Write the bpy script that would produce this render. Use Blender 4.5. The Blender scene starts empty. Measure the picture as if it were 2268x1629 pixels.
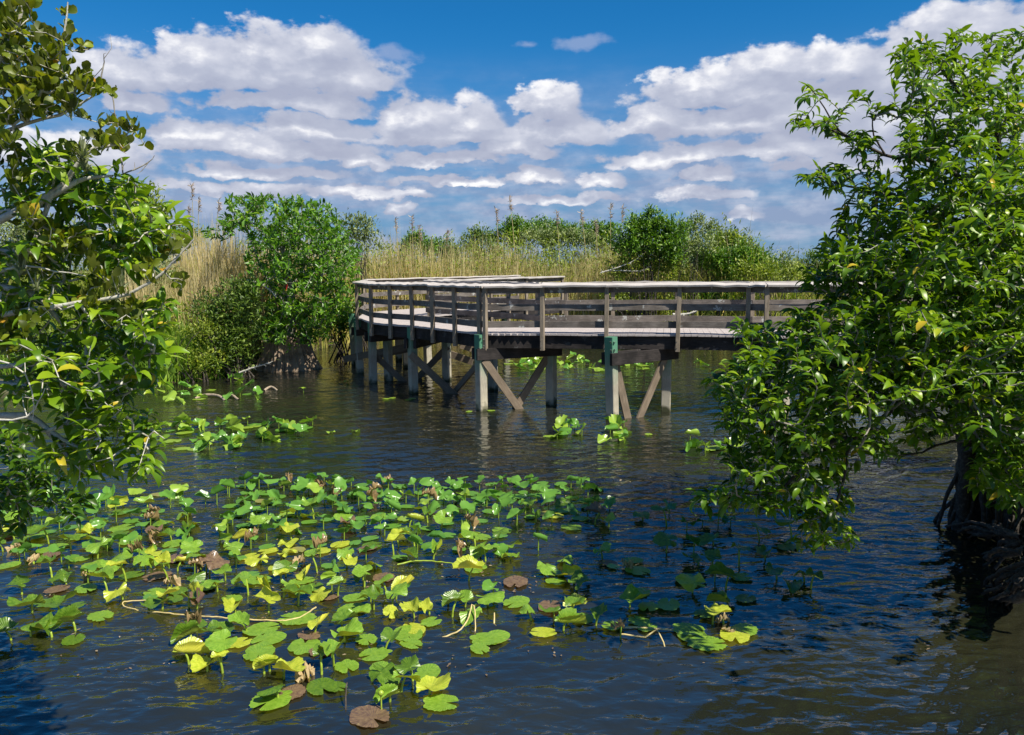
import bpy, math, random
import numpy as np
from mathutils import Vector, Matrix, noise as mnoise
R = math.radians
rng = np.random.default_rng(7); random.seed(7)
sc = bpy.context.scene; col = sc.collection

# ------------------------------------------------------------------ camera
F, CX, CY, EYE = 1764.0, 1134.0, 814.5, 3.2          # survey frame of the photograph
pitch = math.atan((CY-589)/F); roll = R(0.55)
Mr = Matrix.Rotation(math.pi/2-pitch, 3, 'X') @ Matrix.Rotation(-roll, 3, 'Z')
NR = np.array(Mr)
cd = bpy.data.cameras.new('camera'); cam = bpy.data.objects.new('camera', cd); col.objects.link(cam)
cam.location = (0, 0, EYE); cam.rotation_euler = Mr.to_euler()
cd.sensor_width = 36; cd.lens = 28; cd.clip_end = 9000; cd.clip_start = .05
sc.camera = cam
def ray(x, y): return NR @ np.array([(x-CX)/F, -(y-CY)/F, -1.0])
def atz(x, y, z=0.0):
    d = ray(x, y); t = (z-EYE)/d[2]; return np.array([0, 0, EYE])+d*t
def atd(x, y, D):
    d = ray(x, y); return np.array([0, 0, EYE])+d*(D/d[1])
def toview(p):
    q = NR.T @ (np.array(p)-np.array([0, 0, EYE])); return CX-F*q[0]/q[2], CY+F*q[1]/q[2]

# ------------------------------------------------------------------ materials
def nt(name):
    m = bpy.data.materials.new(name); m.use_nodes = True; t = m.node_tree; t.nodes.clear()
    o = t.nodes.new('ShaderNodeOutputMaterial'); return m, t, o
def N(t, typ, ins=None, **kw):
    n = t.nodes.new(typ)
    for k, v in kw.items(): setattr(n, k, v)
    for k, v in (ins or {}).items():
        s = n.inputs[k]
        if isinstance(v, bpy.types.NodeSocket): t.links.new(v, s)
        else: s.default_value = v
    return n
def ramp(t, fac, stops, interp='LINEAR'):
    n = t.nodes.new('ShaderNodeValToRGB'); n.color_ramp.interpolation = interp
    e = n.color_ramp.elements
    while len(e) < len(stops): e.new(.5)
    for i, (p, c) in enumerate(stops):
        e[i].position = p; e[i].color = (c[0], c[1], c[2], 1) if hasattr(c, '__len__') else (c, c, c, 1)
    t.links.new(fac, n.inputs[0]); return n
def mix(t, f, a, b, typ='MIX'):
    n = t.nodes.new('ShaderNodeMix'); n.data_type = 'RGBA'; n.blend_type = typ
    for s, v in ((n.inputs[0], f), (n.inputs[6], a), (n.inputs[7], b)):
        if isinstance(v, bpy.types.NodeSocket): t.links.new(v, s)
        elif hasattr(v, '__len__'): s.default_value = (v[0], v[1], v[2], 1)
        else: s.default_value = v
    return n.outputs[2]

def leaf_mat(name, stops, rough=.4, trans=.3, tint=(1.3, 1.5, .4), spec=.5, under=None):
    """random tone per leaf, glossy top, some light let through"""
    m, t, o = nt(name)
    a = N(t, 'ShaderNodeAttribute', attribute_name='vary')
    c = ramp(t, a.outputs['Fac'], stops).outputs[0]
    g = N(t, 'ShaderNodeNewGeometry')
    if under: c = mix(t, g.outputs['Backfacing'], c, under)
    p = N(t, 'ShaderNodeBsdfPrincipled', {'Base Color': c, 'Roughness': rough, 'Specular IOR Level': spec})
    tc = mix(t, 1.0, c, tint, 'MULTIPLY')
    tr = N(t, 'ShaderNodeBsdfTranslucent', {'Color': tc})
    x = N(t, 'ShaderNodeMixShader', {0: trans, 1: p.outputs[0], 2: tr.outputs[0]})
    t.links.new(x.outputs[0], o.inputs[0]); return m

M = {}
M['apple'] = leaf_mat('apple_leaf', [(0, (.022, .055, .004)), (.35, (.06, .14, .006)), (.65, (.16, .28, .010)), (.92, (.33, .43, .02)), (1, (.5, .38, .03))], .36, .34, (1.9, 1.8, .25), .4, (.11, .20, .02))
M['applefar'] = leaf_mat('apple_leaf_far', [(0, (.035, .10, .006)), (.5, (.09, .22, .01)), (.85, (.20, .35, .02)), (1, (.34, .40, .04))], .4, .3, (1.6, 1.7, .35), .5)
M['plum'] = leaf_mat('plum_leaf', [(0, (.05, .07, .006)), (.45, (.12, .16, .012)), (.8, (.26, .32, .025)), (.95, (.38, .41, .03)), (1, (.55, .28, .03))], .42, .45, (2.1, 2.0, .25), .35, (.11, .13, .02))
M['bush'] = leaf_mat('bush_leaf', [(0, (.04, .08, .01)), (.5, (.10, .17, .02)), (1, (.24, .32, .045))], .5, .3)
M['bushdark'] = leaf_mat('bush_leaf_dark', [(0, (.03, .08, .006)), (.5, (.09, .20, .012)), (1, (.24, .37, .03))], .45, .28)
M['bushyel'] = leaf_mat('bush_leaf_yellow', [(0, (.08, .12, .008)), (.5, (.18, .24, .015)), (1, (.34, .38, .03))], .5, .3)
M['bushgrey'] = leaf_mat('bush_leaf_grey', [(0, (.10, .14, .04)), (.5, (.19, .24, .08)), (1, (.34, .39, .16))], .55, .25)
M['grass'] = leaf_mat('grass_blade', [(0, (.11, .18, .02)), (.35, (.23, .32, .035)), (.6, (.38, .40, .07)), (.8, (.58, .50, .17)), (1, (.74, .58, .29))], .55, .42, (1.3, 1.3, .7))
M['lush'] = leaf_mat('lush_blade', [(0, (.06, .13, .012)), (.5, (.14, .27, .02)), (.8, (.26, .36, .04)), (1, (.46, .40, .15))], .5, .3)
M['tan'] = leaf_mat('tan_reed', [(0, (.22, .24, .07)), (.35, (.46, .42, .18)), (.7, (.62, .52, .27)), (1, (.78, .66, .42))], .6, .36, (1.1, 1.0, .8))
M['plume'] = leaf_mat('reed_plume', [(0, (.34, .26, .2)), (1, (.5, .4, .31))], .7, .3, (1, 1, 1))
M['air'] = leaf_mat('air_plant_leaf', [(0, (.13, .16, .08)), (1, (.33, .36, .2))], .6, .25)
M['litter'] = leaf_mat('litter', [(0, (.07, .045, .025)), (.5, (.17, .12, .07)), (1, (.34, .27, .17))], .8, .1, (1, 1, 1))

def bark(name, c0, c1, scale=9, white=.0):
    m, t, o = nt(name)
    tc = N(t, 'ShaderNodeTexCoord')
    n1 = N(t, 'ShaderNodeTexNoise', {'Vector': tc.outputs['Object'], 'Scale': scale, 'Detail': 6, 'Roughness': .65})
    c = ramp(t, n1.outputs[0], [(.3, c0), (.62, c1)]).outputs[0]
    n2 = N(t, 'ShaderNodeTexNoise', {'Vector': tc.outputs['Object'], 'Scale': scale*2.7, 'Detail': 4})
    w = ramp(t, n2.outputs[0], [(.5, 0), (.62, white)]).outputs[0]
    c = mix(t, w, c, (.5, .5, .44))
    b = N(t, 'ShaderNodeBump', {'Height': n1.outputs[0], 'Strength': .5, 'Distance': .02})
    p = N(t, 'ShaderNodeBsdfPrincipled', {'Base Color': c, 'Roughness': .85, 'Normal': b.outputs[0]})
    t.links.new(p.outputs[0], o.inputs[0]); return m
M['bark'] = bark('bark', (.11, .095, .075), (.27, .25, .21), 12, .5)
M['barkpale'] = bark('pale_bark', (.26, .24, .20), (.46, .44, .38), 14, .8)
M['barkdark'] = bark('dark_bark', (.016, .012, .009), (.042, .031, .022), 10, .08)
M['buttress'] = bark('buttress_bark', (.10, .07, .045), (.26, .19, .13), 5, .1)

def wood(name, c0, c1, c2, lichen=.0, stain=.3, zgreen=False):
    m, t, o = nt(name)
    uv = N(t, 'ShaderNodeUVMap', uv_map='UVMap')
    mp = N(t, 'ShaderNodeMapping', {'Vector': uv.outputs[0], 'Scale': (1.6, 28, 1)})
    n1 = N(t, 'ShaderNodeTexNoise', {'Vector': mp.outputs[0], 'Scale': 2.2, 'Detail': 8, 'Roughness': .7, 'Distortion': .4})
    c = ramp(t, n1.outputs[0], [(.25, c0), (.5, c1), (.75, c2)]).outputs[0]
    g = N(t, 'ShaderNodeNewGeometry')
    n2 = N(t, 'ShaderNodeTexNoise', {'Vector': g.outputs['Position'], 'Scale': 2.3, 'Detail': 7, 'Roughness': .65})
    s = ramp(t, n2.outputs[0], [(.42, 0), (.62, stain)]).outputs[0]
    c = mix(t, s, c, (c0[0]*.35, c0[1]*.35, c0[2]*.35))
    if lichen:
        v = N(t, 'ShaderNodeTexVoronoi', {'Vector': uv.outputs[0], 'Scale': 3.1, 'Randomness': 1.0})
        n3 = N(t, 'ShaderNodeTexNoise', {'Vector': uv.outputs[0], 'Scale': 22, 'Detail': 4})
        ad = N(t, 'ShaderNodeMath', {0: v.outputs['Distance'], 1: n3.outputs[0]}, operation='ADD')
        l = ramp(t, ad.outputs[0], [(.62, lichen), (.69, 0)]).outputs[0]
        c = mix(t, l, c, (.42, .43, .41))
    if zgreen:
        sz = N(t, 'ShaderNodeSeparateXYZ', {0: g.outputs['Position']})
        nz = N(t, 'ShaderNodeTexNoise', {'Vector': g.outputs['Position'], 'Scale': 6, 'Detail': 5})
        zz = N(t, 'ShaderNodeMath', {0: nz.outputs[0], 1: .5, 2: sz.outputs[2]}, operation='MULTIPLY_ADD')
        gr = ramp(t, N(t, 'ShaderNodeMapRange', {0: zz.outputs[0], 1: .95, 2: 1.75}).outputs[0], [(0, 0), (1, .9)]).outputs[0]
        c = mix(t, gr, c, (.045, .19, .115))
        wl = N(t, 'ShaderNodeMapRange', {0: zz.outputs[0], 1: .27, 2: .42, 3: .95, 4: 0})
        c = mix(t, wl.outputs[0], c, (.03, .027, .02))
        wl2 = N(t, 'ShaderNodeMapRange', {0: zz.outputs[0], 1: .45, 2: .8, 3: .45, 4: 0})
        c = mix(t, wl2.outputs[0], c, (.50, .46, .34))
        c = mix(t, wl.outputs[0], c, (.035, .04, .015))
    b = N(t, 'ShaderNodeBump', {'Height': n1.outputs[0], 'Strength': .45, 'Distance': .008})
    p = N(t, 'ShaderNodeBsdfPrincipled', {'Base Color': c, 'Roughness': .85, 'Normal': b.outputs[0], 'Specular IOR Level': .3})
    t.links.new(p.outputs[0], o.inputs[0]); return m
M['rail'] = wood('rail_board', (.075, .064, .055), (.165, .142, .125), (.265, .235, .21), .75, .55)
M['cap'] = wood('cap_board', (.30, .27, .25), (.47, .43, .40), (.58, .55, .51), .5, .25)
M['post'] = wood('post_wood', (.11, .085, .06), (.24, .195, .145), (.38, .325, .255), 0, .35)
M['deck'] = wood('deck_board', (.26, .23, .22), (.40, .355, .34), (.50, .46, .44), 0, .12)
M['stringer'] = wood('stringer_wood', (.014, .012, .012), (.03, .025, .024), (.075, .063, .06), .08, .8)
M['pile'] = wood('pile_wood', (.20, .18, .14), (.33, .30, .24), (.47, .43, .35), 0, .3, True)
M['brace'] = wood('brace_wood', (.09, .07, .05), (.18, .14, .10), (.27, .22, .165), 0, .3)
m, t, o = nt('steel'); p = N(t, 'ShaderNodeBsdfPrincipled', {'Base Color': (.5, .5, .5, 1), 'Metallic': .8, 'Roughness': .45}); t.links.new(p.outputs[0], o.inputs[0]); M['steel'] = m
def plain(name, c, rough=.6):
    m, t, o = nt(name); tc = N(t, 'ShaderNodeTexCoord')
    n = N(t, 'ShaderNodeTexNoise', {'Vector': tc.outputs['Object'], 'Scale': 25, 'Detail': 5})
    cc = ramp(t, n.outputs[0], [(.3, [k*.7 for k in c]), (.7, [k*1.25 for k in c])]).outputs[0]
    p = N(t, 'ShaderNodeBsdfPrincipled', {'Base Color': cc, 'Roughness': rough}); t.links.new(p.outputs[0], o.inputs[0]); return m
M['fruit'] = plain('fruit', (.16, .25, .03), .4)
M['redflower'] = plain('red_flower', (.65, .03, .02), .5)
M['stem'] = plain('pad_stem', (.26, .36, .03), .4)
M['stemtan'] = plain('dead_stem', (.50, .40, .17), .6)
M['rhizome'] = plain('rhizome', (.30, .24, .17), .9)

def pad_mat(name, c0, c1, under, browning=.15, rough=.3):
    m, t, o = nt(name)
    uv = N(t, 'ShaderNodeUVMap', uv_map='UVMap'); s = N(t, 'ShaderNodeSeparateXYZ', {0: uv.outputs[0]})
    tc = N(t, 'ShaderNodeTexCoord'); oi = N(t, 'ShaderNodeObjectInfo')
    ofs = N(t, 'ShaderNodeVectorMath', {0: oi.outputs['Location'], 1: tc.outputs['Object']}, operation='ADD')
    n = N(t, 'ShaderNodeTexNoise', {'Vector': ofs.outputs[0], 'Scale': 9, 'Detail': 6, 'Roughness': .6})
    c = ramp(t, n.outputs[0], [(.3, c0), (.68, c1)]).outputs[0]
    sn = N(t, 'ShaderNodeMath', {0: s.outputs[0], 1: 34.0}, operation='MULTIPLY')
    sn = N(t, 'ShaderNodeMath', {0: sn.outputs[0]}, operation='SINE')
    vein = ramp(t, sn.outputs[0], [(.80, 0), (1, .3)]).outputs[0]
    c = mix(t, vein, c, (c1[0]*1.8, c1[1]*1.4, c1[2]*1.6))
    g = N(t, 'ShaderNodeNewGeometry')
    c = mix(t, g.outputs['Backfacing'], c, under)
    edge = N(t, 'ShaderNodeMath', {0: s.outputs[1], 1: n.outputs[0]}, operation='MULTIPLY')
    e = ramp(t, edge.outputs[0], [(.56, 0), (.62, browning*3)]).outputs[0]
    c = mix(t, e, c, (.42, .34, .12))
    sp = N(t, 'ShaderNodeTexNoise', {'Vector': ofs.outputs[0], 'Scale': 26, 'Detail': 4})
    c = mix(t, ramp(t, sp.outputs[0], [(.66, 0), (.70, browning*3)]).outputs[0], c, (.30, .22, .07))
    b = N(t, 'ShaderNodeBump', {'Height': sn.outputs[0], 'Strength': .25, 'Distance': .004})
    rg = ramp(t, n.outputs[0], [(.3, rough*.8), (.7, min(1, rough*1.5))]).outputs[0]
    p = N(t, 'ShaderNodeBsdfPrincipled', {'Base Color': c, 'Roughness': rg, 'Normal': b.outputs[0], 'Specular IOR Level': .5})
    tr = N(t, 'ShaderNodeBsdfTranslucent', {'Color': mix(t, 1, c, (1.7, 1.6, .4), 'MULTIPLY')})
    x = N(t, 'ShaderNodeMixShader', {0: .22, 1: p.outputs[0], 2: tr.outputs[0]})
    t.links.new(x.outputs[0], o.inputs[0]); return m
M['pad_mid green'] = pad_mat('pad_green', (.115, .24, .018), (.21, .36, .035), (.32, .38, .03))
M['pad_deep green'] = pad_mat('pad_deep', (.05, .12, .01), (.12, .22, .016), (.22, .28, .03), .08)
M['pad_yellow green'] = pad_mat('pad_yellow_green', (.27, .36, .02), (.46, .51, .05), (.54, .52, .06), .25)
M['pad_bronze'] = pad_mat('pad_bronze', (.10, .06, .045), (.22, .15, .08), (.16, .09, .07), .1)
M['pad_withered tan'] = pad_mat('pad_tan', (.28, .19, .09), (.52, .42, .22), (.4, .3, .15), .3, .7)

# ------------------------------------------------------------------ object helpers
def tag(o, label=None, cat=None, group=None, kind=None):
    for k, v in (('label', label), ('category', cat), ('group', group), ('kind', kind)):
        if v: o[k] = v
    return o
def empty(name, loc, label=None, cat=None, group=None):
    o = bpy.data.objects.new(name, None); o.location = Vector([float(v) for v in loc]); o.empty_display_size = .1; col.objects.link(o)
    return tag(o, label, cat, group)
def link(name, me, mat, parent=None, smooth=True):
    o = bpy.data.objects.new(name, me); col.objects.link(o)
    if mat and not me.materials: me.materials.append(mat)
    me.polygons.foreach_set('use_smooth', np.full(len(me.polygons), bool(smooth)))
    if parent is not None:
        o.parent = parent; o.matrix_parent_inverse = Matrix.Translation(-parent.location) if parent.type == 'EMPTY' and parent.parent is None else Matrix.Identity(4)
    return o
def npmesh(name, V, Q, vary=None, uv=None):
    """V (n,3); Q (m,k) constant size faces; vary per vertex; uv per vertex"""
    V = np.asarray(V, np.float32); Q = np.asarray(Q, np.int32); k = Q.shape[1]
    me = bpy.data.meshes.new(name)
    me.vertices.add(len(V)); me.vertices.foreach_set('co', V.ravel())
    me.loops.add(Q.size); me.loops.foreach_set('vertex_index', Q.ravel())
    me.polygons.add(len(Q)); me.polygons.foreach_set('loop_start', np.arange(len(Q), dtype=np.int32)*k)
    me.update(calc_edges=True)
    if vary is not None:
        a = me.attributes.new('vary', 'FLOAT', 'POINT'); a.data.foreach_set('value', np.asarray(vary, np.float32))
    if uv is not None:
        l = me.uv_layers.new(name='UVMap'); l.data.foreach_set('uv', np.asarray(uv, np.float32)[Q.ravel()].ravel())
    return me
class MB:
    def __init__(s): s.V = []; s.Q = []; s.U = []; s.n = 0
    def add(s, V, Q, U=None):
        V = np.asarray(V, float); s.V.append(V); s.Q.append(np.asarray(Q)+s.n); s.n += len(V)
        s.U.append(np.zeros((len(V), 2)) if U is None else np.asarray(U, float))
    def board(s, a, b, w, h, up=(0, 0, 1), segs=1, jit=0.0, twist=0.0, tilt=0.0):
        """box from a to b; w across, h along up; split faces so uv runs along the grain"""
        a = np.array(a, float); b = np.array(b, float); d = b-a; L = np.linalg.norm(d); d /= L
        up = np.array(up, float); sd = np.cross(d, up); sd /= np.linalg.norm(sd); u2 = np.cross(sd, d)
        o = rng.random(2)*50
        pr = []; ch = min(w, h)*.07
        prof = [(-w/2+ch, -h/2), (w/2-ch, -h/2), (w/2, -h/2+ch), (w/2, h/2-ch), (w/2-ch, h/2), (-w/2+ch, h/2), (-w/2, h/2-ch), (-w/2, -h/2+ch)]
        k = 8; V = []; U = []; per = 0
        cum = [0]
        for i in range(k): cum.append(cum[-1]+math.dist(prof[i], prof[(i+1) % k]))
        for i in range(segs+1):
            f = i/segs; j = (rng.random(2)-.5)*2*jit if 0 < i < segs else (0, 0)
            c = a+d*L*f+u2*j[0]+sd*j[1]; tw = tilt+twist*(f-.5); ct, st = math.cos(tw), math.sin(tw)
            for q in range(k+1):
                x, y = prof[q % k]; V.append(c+sd*(x*ct-y*st)+u2*(x*st+y*ct)); U.append((o[0]+L*f, o[1]+cum[q]))
        Q = []
        for i in range(segs):
            for q in range(k): Q.append((i*(k+1)+q, i*(k+1)+q+1, (i+1)*(k+1)+q+1, (i+1)*(k+1)+q))
        n0 = 0; n1 = segs*(k+1)
        for q in ((0, 1, 2, 3), (0, 3, 4, 7), (4, 5, 6, 7)): 
            Q.append(tuple(n0+v for v in q[::-1])); Q.append(tuple(n1+v for v in q))
        s.add(V, Q, U)
    def tube(s, P, r, n=6):
        V, Q = tube_np(np.asarray(P, float), np.asarray(r, float), n); s.add(V, Q)
    def build(s, name, mat, parent=None, smooth=False):
        return link(name, npmesh(name, np.concatenate(s.V), np.concatenate(s.Q), uv=np.concatenate(s.U), vary=np.full(s.n, .5)), mat, parent, smooth)
def tube_np(P, r, n=6):
    k = len(P); r = np.broadcast_to(r, (k,)); T = np.gradient(P, axis=0); T /= np.linalg.norm(T, axis=1)[:, None]+1e-9
    ref = np.array([.31, .2, .93]); A = np.cross(T, ref); A /= np.linalg.norm(A, axis=1)[:, None]+1e-9; B = np.cross(T, A)
    th = np.arange(n)/n*2*np.pi
    V = P[:, None]+r[:, None, None]*(np.cos(th)[None, :, None]*A[:, None]+np.sin(th)[None, :, None]*B[:, None])
    i = np.arange(k-1)[:, None]*n; j = np.arange(n)[None]; j2 = (j+1) % n
    Q = np.stack([i+j, i+j2, i+n+j2, i+n+j], -1).reshape(-1, 4)
    return V.reshape(-1, 3), Q
def smooth_poly(P, step=.12, wob=0):
    P = np.array(P, float); out = []
    for i in range(len(P)-1):
        p0 = P[max(i-1, 0)]; p1 = P[i]; p2 = P[i+1]; p3 = P[min(i+2, len(P)-1)]
        k = max(2, int(np.linalg.norm(p2-p1)/step))
        for t in np.arange(k)/k:
            out.append(.5*((2*p1)+(p2-p0)*t+(2*p0-5*p1+4*p2-p3)*t*t+(3*p1-p0-3*p2+p3)*t**3))
    out.append(P[-1]); out = np.array(out)
    if wob: out[1:-1] += rng.normal(0, wob, (len(out)-2, 3))
    return out

# ------------------------------------------------------------------ leaves
def leaf_template(wid, fold, curl, st, shape):
    """leaf along +y, folded on its midrib and curling down"""
    V = []; Q = []
    y = z = 0.0; a = .15
    for i in range(st+1):
        f = i/st; w = shape(f)*wid/2
        V += [(-w*math.cos(fold), y, z+w*math.sin(fold)), (0, y, z), (w*math.cos(fold), y, z+w*math.sin(fold))]
        y += math.cos(a)/st; z += math.sin(a)/st; a -= curl/st
    for i in range(st):
        b = i*3; Q += [(b, b+1, b+4, b+3), (b+1, b+2, b+5, b+4)]
    return np.array(V), np.array(Q)
sh_apple = lambda f: max(.04, math.sin(math.pi*min(1, f*.96+.02))**.8*(1.05-.25*f))
sh_plum = lambda f: max(.05, (math.sin(math.pi*(f**1.35)*.97+.05))**.55)
sh_far = lambda f: [.15, 1, .1][int(round(f*2))]
sh_narrow = lambda f: [.3, 1, .6, .05][int(round(f*3))]
T_apple = [leaf_template(wd, fo, cu, 5, sh_apple) for wd, fo, cu in ((.42, .35, 1.0), (.46, .5, 1.5), (.38, .2, .7), (.5, .6, 1.2), (.42, .3, 1.9), (.36, .1, .4), (.44, .8, 2.4), (.34, .7, 1.4), (.52, .25, .9))]
T_plum = [leaf_template(.74, fo, cu, 4, sh_plum) for fo, cu in ((.2, .5), (.4, .3), (.1, -.3), (.3, .8))]
T_far = [leaf_template(.42, fo, cu, 2, sh_far) for fo, cu in ((.35, .9), (.15, .4), (.5, 1.4))]
T_narrow = [leaf_template(.2, fo, cu, 3, sh_narrow) for fo, cu in ((.25, .7), (.1, 1.3))]
def frames(d, n):
    d = d/(np.linalg.norm(d, axis=1)[:, None]+1e-9)
    z = n-(n*d).sum(1)[:, None]*d; z /= np.linalg.norm(z, axis=1)[:, None]+1e-9
    x = np.cross(d, z); return np.stack([x, d, z], 1)       # rows = local axes
def leaves_mesh(name, P, D, Nn, S, temps, vary):
    P = np.asarray(P); D = np.asarray(D); Nn = np.asarray(Nn); S = np.asarray(S); vary = np.asarray(vary)
    Fm = frames(D, Nn); which = rng.integers(0, len(temps), len(P)); VV = []; QQ = []; AA = []; n = 0
    for k, (tv, tq) in enumerate(temps):
        ix = np.where(which == k)[0]
        if not len(ix): continue
        V = np.einsum('mi,nij->nmj', tv, Fm[ix])*S[ix][:, None, None]+P[ix][:, None]
        VV.append(V.reshape(-1, 3)); m = len(tv)
        QQ.append((tq[None]+(np.arange(len(ix))*m)[:, None, None]+n).reshape(-1, 4)); AA.append(np.repeat(vary[ix], m)); n += m*len(ix)
    return npmesh(name, np.concatenate(VV), np.concatenate(QQ), vary=np.concatenate(AA))
def blades_mesh(name, P, H, lean, W, vary, segs=4, droop=.5):
    """curved tapering grass blades: base P, height H, lean direction (n,2)"""
    n = len(P); az = rng.random(n)*6.283; side = np.stack([np.cos(az), np.sin(az), np.zeros(n)], 1)
    V = np.zeros((n, segs+1, 2, 3))
    for i in range(segs+1):
        f = i/segs; c = P.copy(); bend = f*f
        c[:, 0] += lean[:, 0]*H*(f*.35+bend*.65); c[:, 1] += lean[:, 1]*H*(f*.35+bend*.65)
        ln = np.hypot(lean[:, 0], lean[:, 1]); c[:, 2] += H*(f-droop*ln*bend*f)
        w = W*(1-f**2.2)*.5+.0008
        V[:, i, 0] = c-side*w[:, None]; V[:, i, 1] = c+side*w[:, None]
    m = (segs+1)*2; q = np.array([[2*i, 2*i+1, 2*i+3, 2*i+2] for i in range(segs)])
    Q = (q[None]+(np.arange(n)*m)[:, None, None]).reshape(-1, 4)
    return npmesh(name, V.reshape(-1, 3), Q, vary=np.repeat(vary, m))

# ------------------------------------------------------------------ trees grown toward their foliage
def grow(skel, targets, seg=.1, pen=.25):
    """skel: list of (points, r0, r1). Returns twig polylines with node radii."""
    nodes = []; plen = []
    for P, r0, r1 in skel:
        S = smooth_poly(P, seg)
        L = 0
        for i, p in enumerate(S): nodes.append(p); plen.append(.3*i/len(S))
    nn = len(nodes); cap = nn+len(targets)*60; A = np.zeros((cap, 3)); A[:nn] = nodes; PL = np.zeros(cap); PL[:nn] = plen
    par = np.full(cap, -1); d0 = np.array([np.min(np.linalg.norm(A[:nn]-t, axis=1)) for t in targets])
    paths = []; base = nn
    for k in np.argsort(d0):
        tg = targets[k]; dist = np.linalg.norm(A[:nn]-tg, axis=1); j = int(np.argmin(dist+pen*PL[:nn]))
        a = A[j]; d = tg-a; L = np.linalg.norm(d)
        if L < .05: continue
        m = min(40, max(2, int(L/seg))); bow = rng.normal(0, .10, 3)*L; bow[2] -= .08*L
        ids = [j]; prev = j
        for i in range(1, m+1):
            f = i/m; A[nn] = a+d*f+bow*math.sin(math.pi*f)+rng.normal(0, .006, 3); PL[nn] = PL[j]+L*f; par[nn] = prev; ids.append(nn); prev = nn; nn += 1
            if nn >= cap: break
        paths.append(ids)
        if nn >= cap: break
    cnt = np.zeros(nn); 
    for ids in paths: cnt[ids[-1]] += 1
    for i in range(nn-1, base-1, -1):
        if par[i] >= 0: cnt[par[i]] += cnt[i]
    return A[:nn], cnt, paths, base
def blob_targets(blobs, per, Dfun, thick=1.0, perf=None):
    T = []
    for b in blobs:
        x, y, r = b[:3]; D0 = Dfun(x, y) if len(b) < 4 else b[3]
        for _ in range(max(2, int(round(per*(r/60.)**2*(perf(x, y) if perf else 1))))):
            a = random.random()*6.283; q = math.sqrt(random.random())*r
            D = D0+random.gauss(0, .5)*max(r*1.1, 45)*D0/F*thick*2
            T.append(atd(x+q*math.cos(a), y+q*math.sin(a), max(1.8, D)))
    return np.array(T)
def tree(name, label, cat, base, skel, blobs, per, Dfun, leafmat, temps, size, group=None, tipr=.0022, spacing=.03, run=.3, style='apple',
         barkm='bark', thick=1.0, tone=(.0, 1.0), perf=None, seg=.1, trunk_sides=9):
    root = empty(name, base, label, cat, group)
    T = blob_targets(blobs, per, Dfun, thick, perf)
    A, cnt, paths, nb = grow(skel, T, seg)
    mb = MB()
    for i, (P, r0, r1) in enumerate(skel):
        S = smooth_poly(P, seg, wob=min(.012, r0*.15)); f = np.linspace(0, 1, len(S))
        rr = (r0*(1-f)+r1*f)*(1+.08*np.sin(f*37+i))
        mb.tube(S, rr, trunk_sides if r0 > .05 else 7)
    mb.build('trunk' if any(r > .05 for _, r, _ in skel) else 'branch', M[barkm], root, True)
    tw = MB()
    for ids in paths:
        r = tipr*np.maximum(1, cnt[ids])**.46; r[0] = min(r[0], r[1]*1.2); tw.tube(A[ids], r, 5)
    tw.build('twigs', M['bark'] if barkm != 'barkpale' else M['barkpale'], root, True)
    P = []; D = []; Nn = []; S = []; vy = []
    for ids in paths:
        pts = A[ids]; sg = np.linalg.norm(np.diff(pts, axis=0), axis=1); L = sg.sum(); cum = np.concatenate([[0], np.cumsum(sg)])
        s = max(0, L-run*random.uniform(.7, 1.25)); side = random.choice((-1, 1)); tn = random.gauss(.42, .16)
        while s <= L:
            k = min(len(sg)-1, int(np.searchsorted(cum, s, 'right'))-1); f = (s-cum[k])/sg[k]; p = pts[k]*(1-f)+pts[k+1]*f
            t = (pts[k+1]-pts[k])/sg[k]; up = np.array([0, 0, 1.]); sv = np.cross(t, up); sv /= np.linalg.norm(sv)+1e-6
            rnd = rng.normal(0, .28, 3)
            if style == 'apple':
                tip = (s/L)**3 if L else 1
                d = t*(.55+.5*tip)+sv*side*(.85-.3*tip)+up*random.uniform(-.15, .45)+rnd; n = up*1.0+sv*side*-.15+rnd[::-1]*.9+np.array([.15, -.1, 0])
            elif style == 'plum':
                d = t*.5+sv*side*.45+up*.65+rnd; n = np.array([random.gauss(0, .8), random.gauss(-.4, .8), .3])
            else:
                d = t*.4+rng.normal(0, .7, 3)+up*.25; n = up*.8+rng.normal(0, .5, 3)
            P.append(p); D.append(d); Nn.append(n); S.append(size*random.choice((random.uniform(.4, .8), random.uniform(.75, 1.15), random.uniform(.75, 1.15)))); side = -side
            v = min(1, max(0, tn+random.gauss(0, .15))); 
            if random.random() < .012: v = 1
            vy.append(tone[0]+(tone[1]-tone[0])*v)
            s += spacing*random.uniform(.7, 1.4)
    link('crown', leaves_mesh('crown', P, D, Nn, S, temps, vy), leafmat, root)
    return root, A, paths

def V3(pts, D): return [atd(x, y, d if d else D) for (x, y, d) in [(p+(0,))[:3] for p in pts]]

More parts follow.
